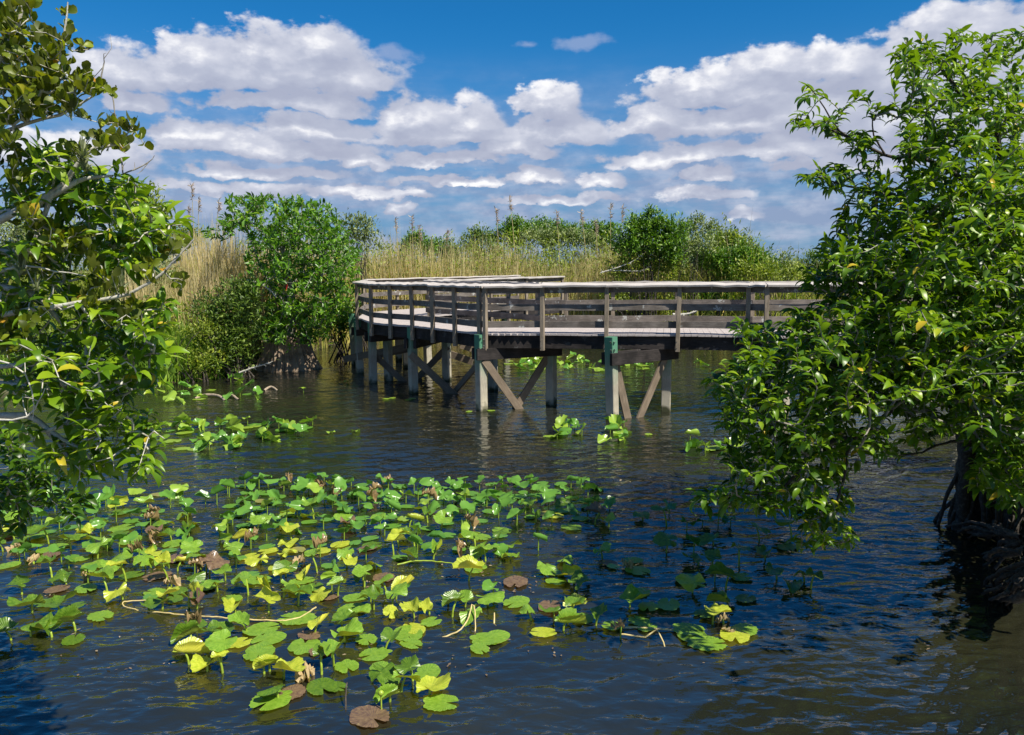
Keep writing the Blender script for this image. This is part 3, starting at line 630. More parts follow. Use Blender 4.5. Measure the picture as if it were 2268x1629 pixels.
# hand placed pads: (survey x, y, form, tone, length)
G, K, Y, B_ = 'mid green', 'deep green', 'yellow green', 'bronze'
zb = lambda x, y: (375.9+.3653*x, 1033.7+.3653*y)
handB = [(540,130,'tilt',G,.3),(455,140,'cup',K,.26),(600,140,'tilt',G,.28),(470,170,'flat',G,.26),(690,150,'cup',Y,.24),(720,125,'dead',None,.2),(840,170,'tilt',G,.3),(890,190,'tilt',Y,.28),(970,160,'cup',Y,.24),
 (1040,150,'fold',G,.25),(1110,190,'tilt',G,.28),(1230,180,'dead',None,.25),(1310,210,'fold',G,.3),(1430,220,'cup',Y,.27),(560,220,'flat',B_,.24),(640,240,'cup',G,.26),(455,255,'tilt',G,.3),(470,310,'tilt',G,.27),(590,290,'cup',Y,.27),
 (700,300,'flat',Y,.26),(850,290,'cup',G,.34),(720,370,'flat',G,.32),(540,380,'tilt',G,.32),(470,385,'tilt',K,.26),(930,380,'cup',G,.26),(1190,270,'tilt',G,.28),(1265,370,'tilt',G,.3),(1120,400,'cup',G,.26),(1300,420,'cup',G,.22),
 (1050,290,'tilt',K,.28),(1180,320,'flat',G,.26),(1420,320,'flat',Y,.26),(350,410,'cup',Y,.26),(350,480,'fold',Y,.25),(115,420,'cup',K,.24),(285,230,'cup',K,.28),(215,225,'cup',K,.26),(80,180,'tilt',Y,.3),(700,500,'tilt',Y,.28),
 (380,560,'tilt',G,.26),(500,550,'flat',Y,.28),(490,500,'dead',None,.22),(910,550,'dead',None,.22),(780,520,'flat',B_,.24),(1080,540,'tilt',G,.28),(1180,510,'flat',B_,.28),(1240,620,'tilt',G,.3),(1080,620,'cup',Y,.24),(1300,690,'flat',B_,.32),
 (40,580,'flat',B_,.26),(180,640,'tilt',G,.28),(265,660,'tilt',B_,.3),(150,660,'dead',None,.18),(230,745,'flat',G,.26),(400,620,'tilt',G,.24),(720,660,'tilt',K,.32),(820,690,'fold',Y,.28),(830,700,'flat',G,.28),(560,700,'flat',G,.34),
 (470,770,'tilt',G,.36),(590,790,'fold',Y,.3),(700,790,'cup',K,.26),(900,800,'tilt',Y,.3),(980,750,'fold',Y,.2),(950,800,'flat',B_,.22),(1150,800,'flat',G,.3),(180,860,'fold',B_,.32),(120,850,'cup',K,.26),(390,880,'cup',Y,.3),
 (610,870,'fold',Y,.34),(790,850,'cup',K,.26),(740,930,'flat',G,.4),(1080,880,'flat',G,.34),(1240,870,'cup',K,.28),(1400,800,'fold',Y,.3),(1290,760,'tilt',G,.28),(1040,970,'cup',K,.32),(1120,975,'flat',G,.24),(590,990,'flat',G,.38),
 (120,970,'flat',K,.3),(160,1000,'dead',None,.18),(130,1050,'fold',K,.32),(290,1030,'cup',K,.34),(440,1010,'cup',G,.26),(570,1070,'flat',G,.36),(440,1075,'flat',Y,.26),(820,1085,'flat',G,.36),(1060,1060,'cup',G,.36),(1200,1070,'flat',G,.26),
 (900,1020,'fold',Y,.28),(830,1030,'flat',B_,.26),(1450,1040,'flat',G,.38),(1470,985,'flat',Y,.3),(1600,945,'flat',G,.24),(1470,930,'cup',Y,.28),(1560,900,'cup',Y,.24),(1740,900,'cup',K,.26),(1340,1110,'cup',K,.3),(1220,1155,'flat',G,.32),
 (1480,1090,'flat',G,.26),(540,1155,'flat',G,.38),(100,1200,'fold',Y,.34),(230,1240,'cup',Y,.3),(300,1260,'cup',Y,.2),(340,1190,'tilt',G,.32),(700,1300,'cup',Y,.32),(570,1250,'tilt',G,.3),(610,1240,'fold',Y,.24),(830,1300,'dead',None,.34),
 (820,1260,'dead',None,.2),(990,1230,'cup',G,.36),(920,1240,'cup',K,.24),(1080,1235,'flat',G,.26),(930,1360,'flat',K,.3),(1020,1350,'flat',K,.24),(1275,1245,'flat',G,.26),(1280,1290,'tilt',K,.32),(1560,1275,'flat',G,.3),(1460,1290,'cup',K,.26),
 (590,1445,'flat',G,.38),(640,1410,'tilt',K,.26),(730,1395,'flat',B_,.26),(1430,1350,'tilt',G,.3),(1340,1430,'fold',G,.26),(1580,1390,'cup',Y,.34),(1675,1445,'flat',G,.32),(1235,1545,'flat',B_,.36),(1950,1055,'flat',G,.34),
 (1900,540,'tilt',G,.34),(1670,380,'tilt',G,.34),(1850,620,'flat',G,.24),(1905,440,'flat',G,.28),(1600,470,'fold',K,.26),(1500,440,'fold',Y,.2),(1780,410,'fold',Y,.24),(1840,700,'cup',Y,.38),(1920,850,'tilt',G,.32),(1800,850,'cup',G,.26),(1690,840,'cup',K,.24),
 (1720,200,'tilt',K,.28),(1790,240,'cup',Y,.26),(1920,250,'cup',G,.26),(1680,290,'flat',G,.3),(1540,280,'tilt',Y,.26),(1620,560,'fold',G,.32),(1350,530,'cup',Y,.28),(1440,580,'cup',K,.26),(1230,440,'flat',G,.26),(830,470,'flat',K,.3)]
for x, y, fm, tn, L in handB: X, Y_ = zb(x, y); add_pad(X, Y_, fm, tn, L*.95)
zc = lambda x, y: (1500*.6265+x*.6265/1.62, 1650*.6265+y*.6265/1.62)
handC = [(500,260,'tilt',G,.28),(350,220,'tilt',K,.28),(600,230,'cup',K,.26),(690,200,'tilt',G,.28),(750,180,'tilt',G,.24),(760,290,'flat',Y,.3),(870,280,'tilt',K,.26),(930,240,'flat',G,.26),(1060,240,'cup',G,.26),(1000,330,'cup',B_,.34),(1060,340,'cup',Y,.3),
 (680,280,'flat',B_,.28),(830,350,'flat',G,.34),(430,370,'flat',G,.3),(340,530,'tilt',G,.32),(500,540,'tilt',G,.28),(650,480,'fold',G,.22),(270,595,'flat',G,.26),(520,680,'flat',B_,.34),(700,620,'tilt',G,.3),(740,610,'flat',K,.22),(800,560,'tilt',G,.26),
 (850,650,'fold',Y,.36),(880,700,'cup',K,.34),(770,670,'flat',G,.26),(1010,530,'tilt',G,.26),(1040,555,'flat',B_,.26),(1180,545,'flat',G,.26),(1240,610,'flat',G,.34),(1170,590,'dead',None,.24),(1090,585,'flat',Y,.18),(1250,725,'flat',G,.26),(1180,800,'cup',G,.36),
 (1280,820,'flat',G,.26),(1400,790,'flat',G,.34),(720,800,'flat',B_,.32),(850,830,'cup',Y,.28),(740,890,'cup',K,.26),(850,880,'cup',K,.26),(810,930,'fold',G,.34),(910,890,'flat',G,.26),(1000,910,'cup',K,.24),(1060,920,'flat',G,.24),(1220,890,'flat',G,.26),(1290,925,'flat',G,.24),
 (590,880,'tilt',G,.24),(660,960,'flat',Y,.28),(510,795,'flat',G,.34),(380,1000,'flat',G,.34),(1120,990,'dead',None,.14),(1540,950,'flat',G,.34),(1540,990,'flat',K,.38),(1650,1025,'flat',G,.38),(1780,990,'flat',Y,.34),(1830,955,'flat',G,.3),(1660,920,'cup',Y,.28),(1700,900,'dead',None,.22),
 (1730,960,'dead',None,.22),(1660,830,'fold',K,.26),(1590,860,'flat',K,.24),(1250,310,'tilt',K,.3),(1370,340,'tilt',K,.3),(1400,270,'tilt',K,.26),(1500,370,'cup',K,.26),(1590,340,'tilt',K,.26),(1680,340,'cup',K,.24),(1750,340,'cup',K,.24),(1650,450,'tilt',K,.34),(1400,490,'tilt',K,.32),
 (1540,500,'cup',K,.24),(1560,560,'tilt',K,.3),(1660,570,'cup',K,.28),(1520,670,'flat',G,.36),(1550,720,'tilt',Y,.34),(1740,710,'cup',K,.4),(1800,560,'tilt',K,.26),(1900,420,'tilt',K,.3),(1950,540,'cup',K,.28),(2080,400,'tilt',K,.3),(2080,460,'flat',K,.24),(2100,700,'cup',K,.34),(2160,660,'tilt',K,.28),(2000,640,'tilt',K,.28),(1830,640,'flat',G,.28),(1660,660,'dead',None,.2),
 (1850,760,'flat',K,.26),(2080,480,'flat',K,.26),(2230,700,'cup',K,.24)]
for x, y, fm, tn, L in handC: X, Y_ = zc(x, y); add_pad(X, Y_, fm, tn, L*.95)
za = lambda x, y: (x*.6265/1.629, 1600*.6265+y*.6265/1.629)
handA = [(640,270,'cup',G,.3),(700,310,'fold',Y,.34),(780,260,'tilt',Y,.3),(850,310,'cup',G,.32),(930,250,'flat',B_,.3),(1020,250,'tilt',G,.36),(980,320,'cup',G,.28),(560,300,'cup',K,.24),(700,345,'flat',K,.34),(550,350,'cup',G,.28),(590,440,'cup',Y,.26),(840,400,'tilt',G,.26),
 (720,440,'flat',G,.36),(900,400,'dead',None,.2),(950,440,'tilt',G,.38),(1080,410,'cup',G,.24),(1090,460,'fold',K,.3),(1060,500,'cup',G,.24),(340,440,'cup',Y,.28),(200,440,'flat',K,.3),(180,510,'tilt',G,.32),(260,530,'tilt',K,.32),(420,500,'flat',G,.3),(30,470,'tilt',B_,.32),(110,530,'tilt',K,.3),(330,310,'tilt',G,.3),
 (540,340,'tilt',G,.3),(520,520,'cup',Y,.28),(600,540,'tilt',G,.34),(750,500,'flat',G,.34),(880,530,'dead',None,.22),(850,590,'tilt',G,.3),(990,540,'flat',G,.34),(1010,610,'flat',B_,.3),(530,590,'fold',G,.24),(560,670,'flat',G,.42),(700,640,'tilt',G,.36),(820,680,'tilt',G,.3),(940,660,'cup',Y,.3),(780,710,'flat',K,.3),
 (880,725,'flat',B_,.34),(290,710,'cup',K,.26),(370,760,'tilt',K,.26),(300,600,'flat',B_,.26),(190,640,'dead',None,.26),(130,810,'fold',K,.3),(350,790,'flat',B_,.28),(500,800,'flat',G,.32),(600,800,'cup',G,.36),(680,850,'tilt',Y,.32),(980,770,'dead',None,.28),(1120,690,'dead',None,.18),(1140,650,'tilt',G,.32),(1200,690,'tilt',B_,.3),
 (1150,790,'flat',G,.28),(190,930,'cup',K,.36),(330,930,'cup',K,.36),(240,880,'flat',K,.32),(450,890,'flat',K,.24),(590,960,'flat',G,.3),(870,910,'cup',K,.3),(960,900,'cup',Y,.26),(290,1060,'cup',K,.38),(420,1020,'fold',K,.34),(180,1050,'tilt',K,.28),(40,1090,'cup',K,.34),(430,1080,'flat',K,.26)]
for x, y, fm, tn, L in handA: X, Y_ = za(x, y); add_pad(X, Y_, fm, tn, L*.95)
# rows and clusters further out
far = []
for x0, x1, y0, y1, n in ((335, 700, 943, 962, 34), (380, 560, 975, 1000, 18), (560, 690, 968, 985, 6), (350, 470, 862, 895, 12), (480, 600, 862, 892, 5), (470, 560, 843, 856, 5), (1095, 1230, 795, 825, 34), (1230, 1450, 792, 825, 46), (1210, 1290, 945, 978, 11), (1330, 1395, 950, 985, 10), (1515, 1640, 968, 1008, 10), (690, 790, 763, 772, 6), (1500, 1610, 805, 815, 4), (1350, 1450, 770, 785, 3)):
    for _ in range(n): far.append((random.uniform(x0, x1), random.uniform(y0, y1)))
for x, y in far: add_pad(x, y, random.choice(['flat', 'cup', 'tilt', 'tilt', 'cup', 'fold']), random.choice([G, Y, G, Y, Y]), random.uniform(.28, .4))
for x, y in ((672, 870), (735, 963), (787, 960), (853, 885), (868, 884), (905, 888), (915, 885), (770, 848), (1040, 913), (1090, 912), (1437, 965), (548, 940)): add_pad(x, y, 'tilt' if x < 800 else 'flat', Y, .22)
# fill the gaps of the near patch
poly = [((0, 430), (1120, 1260), 70), ((490, 1330), (1085, 1160), 90), ((480, 1150), (1150, 1240), 50), ((150, 900), (1250, 1330), 30), ((520, 1300), (1070, 1130), 50), ((420, 1100), (1320, 1450), 14)]
for (x0, x1), (y0, y1), n in poly:
    c_ = 0
    for _ in range(n*6):
        if c_ >= n or len(occ) > 820: break
        if add_pad(random.uniform(x0, x1), random.uniform(y0, y1), random.choices(['flat', 'tilt', 'cup', 'fold', 'dead'], [.32, .36, .2, .08, .04])[0], None, random.uniform(.2, .29), free=.55): c_ += 1
SPEC.sort(key=lambda q: -q[0]); print('pads', len(SPEC))
for q in SPEC[:296]: make_pad(*q[1:])
rv = []; rq = []; rn = 0; rvary = []
for q in SPEC[296:]:
    _, x, y, p, L, fm, tn = q; fm = fm or 'flat'; tn = tn or 'mid green'
    if fm == 'dead': tn = 'withered tan'
    me = random.choice(padlib[(fm, tn)]); v = np.zeros(len(me.vertices)*3); me.vertices.foreach_get('co', v); v = v.reshape(-1, 3)*L
    a_ = Matrix.Rotation(random.random()*6.283, 3, 'Z') @ Matrix.Rotation(0 if fm == 'flat' else random.uniform(.1, .8), 3, 'X') @ Matrix.Rotation(random.random()*6.283, 3, 'Z')
    h = .02 if fm == 'flat' else random.uniform(.05, .16); v = v @ np.array(a_).T+p+np.array([0, 0, h])
    fs = [tuple(f.vertices) for f in me.polygons]; rv.append(v); rq += [tuple((f if len(f) == 4 else (f[0], f[0], f[1], f[2]))[k]+rn for k in range(4)) for f in fs]; rn += len(v); rvary.append(np.full(len(v), {'mid green': .45, 'deep green': .15, 'yellow green': .8, 'bronze': .95, 'withered tan': 1}[tn]))
    if fm != 'flat':
        V_, Q_ = tube_np(np.array([p+np.array([0, 0, -.1]), p+np.array([.01, 0, h])]), np.array([.008, .007]), 5); rv.append(V_); rq += [tuple(int(k)+rn for k in f) for f in Q_]; rn += len(V_); rvary.append(np.full(len(V_), .8))
rme = bpy.data.meshes.new('distant_lily_pads'); rme.from_pydata(np.concatenate(rv).tolist(), [], [f if f[0] != f[1] else f[1:] for f in rq]); rme.update()
at_ = rme.attributes.new('vary', 'FLOAT', 'POINT'); at_.data.foreach_set('value', np.concatenate(rvary).astype(np.float32))
M['padfar'] = leaf_mat('distant_pad', [(0, (.04, .13, .02)), (.5, (.12, .27, .035)), (.85, (.26, .38, .04)), (1, (.26, .18, .08))], .3, .2)
tag(link('distant_lily_pads', rme, M['padfar']), 'small lily pads too many to count filling between the larger ones', 'lily pads', None, 'stuff')
# loose stems and roots floating
def floater(pts, r, mat, name, label, cat, grp=None, z=.02):
    P = [atz(x, y, 0)+np.array([0, 0, h]) for x, y, h in pts]; base = P[0]; mb = MB(); S = smooth_poly(P, .04, .002); mb.tube(S-np.array([base[0], base[1], 0]), np.linspace(r, r*.7, len(S)), 7)
    o = mb.build(name, M[mat], None, True); o.location = (base[0], base[1], 0); return tag(o, label, cat, grp)
floater([(700, 1350, .02), (640, 1378, .02), (480, 1372, .02), (300, 1355, .02), (275, 1340, .03), (330, 1335, .02)], .008, 'stemtan', 'water_weed_stem', 'long yellow lily stem looped on the water among left pads', 'stem')
floater([(960, 1415, -.02), (1010, 1408, .03), (1035, 1395, .08), (1046, 1377, .16), (1052, 1385, .12), (1052, 1402, -.03)], .008, 'stemtan', 'water_weed_stem', 'pale bent lily stem arching out of the water right of centre', 'stem')
floater([(1094, 1385, -.03), (1095, 1376, .08)], .009, 'stemtan', 'water_weed_stem', 'short pale stem stub standing in open water right of the bent stem', 'stem')
floater([(1380, 1393, .01), (1430, 1396, .02), (1500, 1400, .01)], .010, 'stemtan', 'water_weed_stem', 'straight yellow stem floating left of the isolated lower right pads', 'stem')
floater([(1375, 1410, .02), (1430, 1416, .02), (1455, 1415, .08), (1480, 1446, -.03)], .008, 'stemtan', 'water_weed_stem', 'thin kinked stem rising in front of the isolated lower right pads', 'stem')
floater([(880, 1255, .02), (930, 1250, .04), (1010, 1253, .02)], .009, 'stem', 'water_weed_stem', 'green stem lying across the middle of the large lily patch', 'stem')
floater([(765, 1580, -.04), (766, 1560, .05), (770, 1543, .11)], .008, 'barkdark', 'water_weed_stem', 'dark stub poking from the water in front of the patch tip', 'stem')
floater([(432, 884, -.01), (445, 881, .04), (465, 880, .06), (485, 882, .05), (498, 887, -.01)], .04, 'rhizome', 'lily_root', 'arched pale lily root floating near the grassy left bank', 'root')
floater([(497, 884, .0), (512, 881, .06), (528, 886, .0)], .04, 'rhizome', 'lily_root', 'short pale lily root at the right end of the arched one', 'root')
floater([(585, 866, .0), (600, 862, .06), (615, 866, .0)], .035, 'rhizome', 'lily_root', 'small tan root clump floating before the flared trunk', 'root')
dn = 900; dp = np.array([atz(random.choice((random.uniform(0, 1400), random.uniform(100, 1300), random.uniform(0, 2200))), random.choice((random.uniform(1080, 1300), random.uniform(1060, 1500), random.uniform(860, 1400)))) for _ in range(dn)])
dp = np.repeat(dp[::4], 4, 0)[:dn]+rng.normal(0, .12, (dn, 3))*np.array([1, 1, 0])+np.array([0, 0, .014]); da = rng.random(dn)*6.283
tag(link('floating_debris', leaves_mesh('floating_debris', dp, np.stack([np.cos(da), np.sin(da), np.zeros(dn)], 1), np.tile([0, 0, 1.], (dn, 1))+rng.normal(0, .1, (dn, 3)), rng.uniform(.012, .045, dn), [leaf_template(.5, .1, .1, 2, sh_far)], rng.random(dn)), M['litter']), 'scattered bits of dead leaf floating among the pads', 'debris', None, 'stuff')
# a bud on a stem
e = empty('lily_bud', atz(845, 1577), 'round green lily bud on a thin stem in front of the patch', 'bud')
s = MB(); s.tube([e.location+Vector((0, 0, -.1)), e.location+Vector((0, 0, .13))], [.006, .006], 6); s.build('stem', M['stem'], e, True)
s = MB(); b0 = np.array(e.location); zz = np.linspace(-1, 1, 8); s.tube([b0+np.array([0, 0, .145+.022*z]) for z in zz], [max(.001, .022*math.sqrt(max(0, 1-z*z))) for z in zz], 10); s.build('bud', M['stem'], e, True)

# ================================================================== RIGHT POND APPLE
def Dr(x, y): return 7.9 if y < 500 else 7.9-(y-500)/700*1.3
blobsR = [(2330,300,90),(2340,450,90),(2350,600,100),(2340,750,100),(2400,900,100),(2460,500,100),(2480,700,100),(2330,950,80),(2420,1050,80),(2200,960,50,8.6),(2150,930,50,8.9),(2230,1080,50,8.6),(2040,140,62),(2110,110,42),(2168,85,18),(2200,150,75),(2262,80,22),(2090,230,75),(2180,260,85),(2250,230,60),(1985,150,30),(1790,200,20),(1768,262,20),(1825,265,26),(1868,282,34),(1903,215,9),(1935,245,16),(1915,330,40),(2010,250,42),  # leading blobs: unseen foliage added beyond the frame to shade trunk and water
 (2040,340,65),(2120,370,85),(2220,380,80),(1800,388,26),(1850,402,36),(1910,410,50),(1980,440,65),(2060,470,85),(2160,480,95),(2250,500,70),(1868,500,30),(1920,510,62),(2000,560,80),(1850,570,42),(1900,620,75),(1800,625,30),(1990,660,85),(2100,620,95),(2210,640,90),
 (1640,720,22),(1690,765,50),(1755,735,48),(1840,740,75),(1940,760,85),(2050,760,90),(2160,760,95),(2250,760,60),(1590,860,28),(1645,830,48),(1740,840,75),(1840,850,85),(1950,850,75),(2060,850,60),(2180,870,75),(2250,900,60),(1640,920,48),(1730,950,65),(1820,950,65),
 (1900,950,45),(1655,1010,50),(1750,1040,55),(1835,1040,40),(1560,1112,24),(1620,1095,30),(1700,1100,36),(1790,1130,36),(1845,1110,36),(1805,1195,28),(1868,1185,20),(1960,990,30),(2040,950,36),(2220,990,55),(2245,1075,42),(2190,1060,34),(2100,930,36),
 (2050,560,80),(2130,680,80),(2000,800,80),(2100,800,70),(2230,560,60)]
tb = atz(2150, 1165)
sk = [([tb+np.array([0, 0, -.4]), tb+np.array([0, 0, .1]), atd(2150, 1010, 9.4), atd(2135, 900, 9.2), atd(2130, 770, 9.0), atd(2150, 640, 8.8), atd(2185, 500, 8.6), atd(2215, 360, 8.3)], .19, .05),
      ([tb+np.array([.25, .1, -.4]), tb+np.array([.2, 0, .2]), atd(2190, 1000, 9.5), atd(2210, 850, 9.4), atd(2260, 700, 9.2)], .12, .05),
      (V3([(2240, 620), (2300, 500), (2268, 406), (2224, 364), (2201, 286), (2137, 217), (2109, 185), (2067, 129)], 7.9), .05, .012),
      (V3([(2150, 640, 8.8), (2206, 572, 8.4), (2160, 530, 8.0), (2127, 517, 7.8), (2072, 498, 7.7), (2044, 461, 7.6)], 8), .055, .014),
      (V3([(2160, 700, 8.8), (2160, 627, 8.2), (2146, 581, 7.8), (2127, 558, 7.6), (2160, 498, 7.6), (2183, 415, 7.6)], 8), .04, .014),
      (V3([(2185, 500, 8.5), (2150, 420, 8.2), (2100, 378), (2044, 351), (1961, 344), (1915, 323), (1860, 295), (1800, 272), (1767, 263)], 7.8), .035, .005),
      (V3([(1915, 323), (1860, 290), (1827, 240), (1803, 205), (1790, 190)], 7.8), .010, .004),
      (V3([(1961, 344), (1935, 300), (1932, 262), (1925, 240)], 7.8), .010, .003),
      (V3([(2130, 500, 8.2), (2050, 450, 8), (1975, 434), (1906, 420), (1850, 406), (1805, 390)], 7.8), .03, .005),
      (V3([(2130, 770, 8.9), (2090, 729, 8.0), (2007, 710, 7.6), (1989, 683, 7.4), (1952, 655, 7.3), (1880, 620, 7.3)], 8), .045, .012),
      (V3([(2125, 900, 9.1), (2096, 867, 8.0), (2032, 858, 7.4), (1990, 879, 7.1), (1960, 922, 6.9), (1905, 964, 6.7), (1876, 1006, 6.6), (1863, 1091, 6.6), (1835, 1154, 6.6)], 7), .06, .008),
      (V3([(2140, 1000, 9.2), (2197, 981, 8.6), (2096, 981, 7.8), (2032, 1006, 7.4), (1980, 1010, 7.2)], 8), .03, .006),
      (V3([(2120, 880, 9.0), (2096, 850, 8.0), (2011, 820, 7.3), (1905, 820, 7.1), (1800, 800, 7.0), (1720, 790, 7.0)], 7), .045, .01),
      (V3([(1905, 964, 6.7), (1820, 990, 6.6), (1720, 1090, 6.6), (1620, 1090, 6.6)], 7), .02, .005),
      (V3([(1990, 879, 7.1), (1900, 880, 7.0), (1780, 900, 6.9), (1660, 900, 6.8)], 7), .03, .006),
      (V3([(2250, 760, 8.9), (2230, 860, 8.4), (2230, 980, 8.0), (2240, 1060, 7.8)], 8), .03, .008)]
for k in range(22):      # flared prop roots round the base
    a = random.random()*6.283; L = random.uniform(.22, .6); z0 = random.uniform(.25, 1.0); ca, sa = math.cos(a), math.sin(a)*.8
    bx_ = tb+np.array([.1, 0, 0]); sk.append((bx_+np.array([[.12*ca, .12*sa, z0+.5], [.22*ca, .22*sa, z0*.75+.1], [(.12+L*.6)*ca+rng.normal(0, .05), (.12+L*.6)*sa, z0*.4], [(.12+L)*ca+rng.normal(0, .06), (.12+L)*sa, -.2]]), random.uniform(.03, .06), .018))
for dx, dy, r0 in ((-.16, -.1, .09), (.14, -.14, .10), (.32, .05, .09), (-.05, .12, .1)):
    sk.append(([tb+np.array([dx*1.6, dy*1.6, -.3]), tb+np.array([dx, dy, .5]), tb+np.array([dx*.8-.05, dy, 1.1]), tb+np.array([dx*.3-.1, dy*.4, 1.9])], r0, .05))
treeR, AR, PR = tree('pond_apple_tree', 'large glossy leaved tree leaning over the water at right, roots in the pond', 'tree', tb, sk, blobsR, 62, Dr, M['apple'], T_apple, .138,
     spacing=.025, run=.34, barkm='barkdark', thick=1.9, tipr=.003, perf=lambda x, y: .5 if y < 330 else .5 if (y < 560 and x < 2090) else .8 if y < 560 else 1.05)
# ================================================================== LEFT TREES
blobsL = [(95,365,50),(40,420,45),(160,400,48),(232,412,45),(290,420,36),(200,470,60),(280,480,52),(350,490,42),(385,500,24),(320,520,44),(120,540,60),(240,560,50),(300,560,40),(40,580,50),(30,680,50),(120,650,45),(200,720,50),(285,735,58),(340,700,40),(372,800,16),(340,770,34),
 (100,780,60),(180,820,60),(260,820,52),(325,850,34),(60,850,40),(150,900,40),(240,900,50),(300,940,42),(340,970,26),(205,960,42),(140,1005,30),(190,1045,32),(240,1020,32),(308,1040,30),(65,960,20)]
lb = np.array([-5.6, 4.6, 0])
skL = [([lb+np.array([0, 0, -.5]), lb+np.array([.1, 0, 1.0]), lb+np.array([.3, -.2, 2.0]), lb+np.array([.6, -.3, 2.9]), atd(-260, 480, 4.3)], .16, .06),
       (V3([(-500, 700, 4.4), (-300, 640, 4.2), (-120, 600), (0, 633), (52, 647), (80, 661), (118, 695), (149, 730), (190, 768)], 3.9), .032, .008),
       (V3([(52, 647), (104, 630), (173, 619)], 3.9), .013, .005),
       (V3([(-260, 480, 4.3), (-100, 500, 4.1), (0, 470), (120, 450), (240, 430), (330, 460)], 4.1), .02, .005),
       (V3([(-300, 700, 4.3), (-120, 560, 4.1), (60, 560), (200, 545), (310, 520), (380, 500)], 4.1), .03, .006),
       (V3([(-500, 900, 4.4), (-100, 840), (0, 815), (120, 800), (260, 800), (350, 780)], 4.0), .03, .006),
       (V3([(-300, 900, 4.4), (0, 920), (73, 924), (104, 955), (138, 972), (180, 996), (208, 1024)], 4.0), .03, .006),
       (V3([(-100, 840), (100, 860), (242, 880), (294, 865)], 4.0), .016, .005),
       (V3([(104, 955), (200, 930), (300, 960), (330, 1000)], 4.0), .012, .004)]
treeL, AL, PL_ = tree('pond_apple_tree', 'near tree at left with long curved bright green leaves hanging over the water', 'tree', lb, skL, blobsL, 54, lambda x, y: 4.05, M['apple'], T_apple, .115, spacing=.030, run=.30, thick=1.6, tone=(.25, 1), barkm='barkpale', tipr=.0026)
blobsP = [(15,40,38),(60,110,50),(20,160,50),(100,120,42),(150,25,12),(140,85,18),(188,105,14),(150,180,42),(90,220,52),(200,178,22),(215,205,20),(30,240,42),(160,238,26),(250,290,28),(295,285,18),(318,322,12),(215,322,30),(270,325,22),(145,332,18),
 (60,480,36),(100,515,36),(180,545,34),(30,380,30),(370,560,22),(408,540,18),(330,600,24),(230,610,30),(395,632,16),(300,695,24),(250,700,34),(190,680,20),(25,760,36),(60,710,24),(100,600,26),(10,310,24),(50,20,30),(255,205,8),(10,90,40),(60,170,40)]
pb = np.array([-6.0, 3.9, 0])
skP = [([pb+np.array([0, 0, -.5]), pb+np.array([.2, 0, 1.5]), pb+np.array([.5, 0, 2.8]), atd(-300, 430, 3.9)], .14, .06),
       (V3([(-300, 430, 3.9), (-120, 500), (0, 481), (77, 454), (112, 430), (146, 396), (173, 358), (208, 327), (262, 320), (300, 290)], 3.8), .03, .004),
       (V3([(77, 454), (150, 415), (190, 395), (250, 390)], 3.8), .016, .005),
       (V3([(-300, 400, 3.9), (-150, 320), (0, 292), (58, 273), (135, 254), (173, 231), (204, 215)], 3.8), .018, .004),
       (V3([(-150, 320), (-60, 200), (0, 130), (40, 60), (60, -20)], 3.8), .02, .006),
       (V3([(58, 273), (90, 200), (130, 130), (145, 60), (150, 5)], 3.8), .010, .003),
       (V3([(114, 682), (173, 671), (260, 659), (311, 638), (363, 602), (398, 564), (430, 530)], 3.7), .012, .003),
       (V3([(-200, 760), (0, 700), (114, 682)], 3.8), .02, .012),
       (V3([(112, 430), (90, 500), (60, 560), (20, 600)], 3.8), .012, .004)]
treeP, AP, PP = tree('cocoplum_tree', 'near tree at upper left with small rounded olive leaves and pale branches against the sky', 'tree', pb, skP, blobsP, 84, lambda x, y: 3.8, M['plum'], T_plum, .055, spacing=.018, run=.20, style='plum', thick=1.3, barkm='barkpale', seg=.07, tipr=.0016)
blobsS = [(120,1040,36),(60,1060,45),(0,960,40),(170,1130,26),(40,1020,42),(30,1095,45),(95,1080,40),(150,1110,30),(60,1140,34),(190,1075,18),(20,1160,25),(-40,1080,60)]
sb = atz(-160, 1180)
treeS, _, _ = tree('waterside_shrub', 'low dark leafy shrub at the left edge above the lily patch', 'shrub', sb, [([sb+np.array([0, 0, -.3]), sb+np.array([.1, 0, .5]), atd(-60, 1120, 5.7), atd(60, 1090, 5.6)], .05, .012)], blobsS, 42, lambda x, y: 5.6, M['apple'], T_apple, .12, spacing=.024, run=.22, tone=(0, .7))

# bare dead twigs in the left tree
def bare(pts, D, r, name, label, grp=None, bm='bark'):
    base = V3(pts, D); S0 = base[0]; e = MB(); P = smooth_poly(base, .05, .004); e.tube(P-S0, np.linspace(r, r*.3, len(P)), 6)
    for k in range(2, len(P)-1, 2):
        d = rng.normal(0, 1, 3); d[1] *= .5; L = random.uniform(.05, .16); q = P[k]+d/np.linalg.norm(d)*L; e.tube(np.array([P[k], (P[k]+q)/2+rng.normal(0, .008, 3), q])-S0, [r*.5, r*.35, r*.15], 5)
    o = e.build(name, M[bm], None, True); o.location = Vector(S0.tolist()); return tag(o, label, 'twig', grp)
bare([(225, 190), (228, 150), (232, 130), (235, 118)], 3.8, .004, 'bare_twig', 'bare forked twig beside the round leaves at upper left')
bare([(268, 350), (275, 385), (300, 375), (330, 360), (342, 345)], 3.9, .005, 'bare_twig', 'bare drooping twig hanging below the left cluster against clouds')
bare([(250, 215), (256, 250), (262, 285)], 3.8, .004, 'bare_twig', 'thin upright bare twig joining two olive clusters at left')
bare([(0, 930), (60, 925), (85, 890), (100, 860)], 3.6, .006, 'dead_branch', 'pale dead branching limb at the left edge over the dark water', None, 'barkpale')
bare([(0, 800), (55, 830), (75, 900), (70, 930)], 3.6, .005, 'dead_branch', 'second pale dead limb hanging at the left edge', None, 'barkpale')
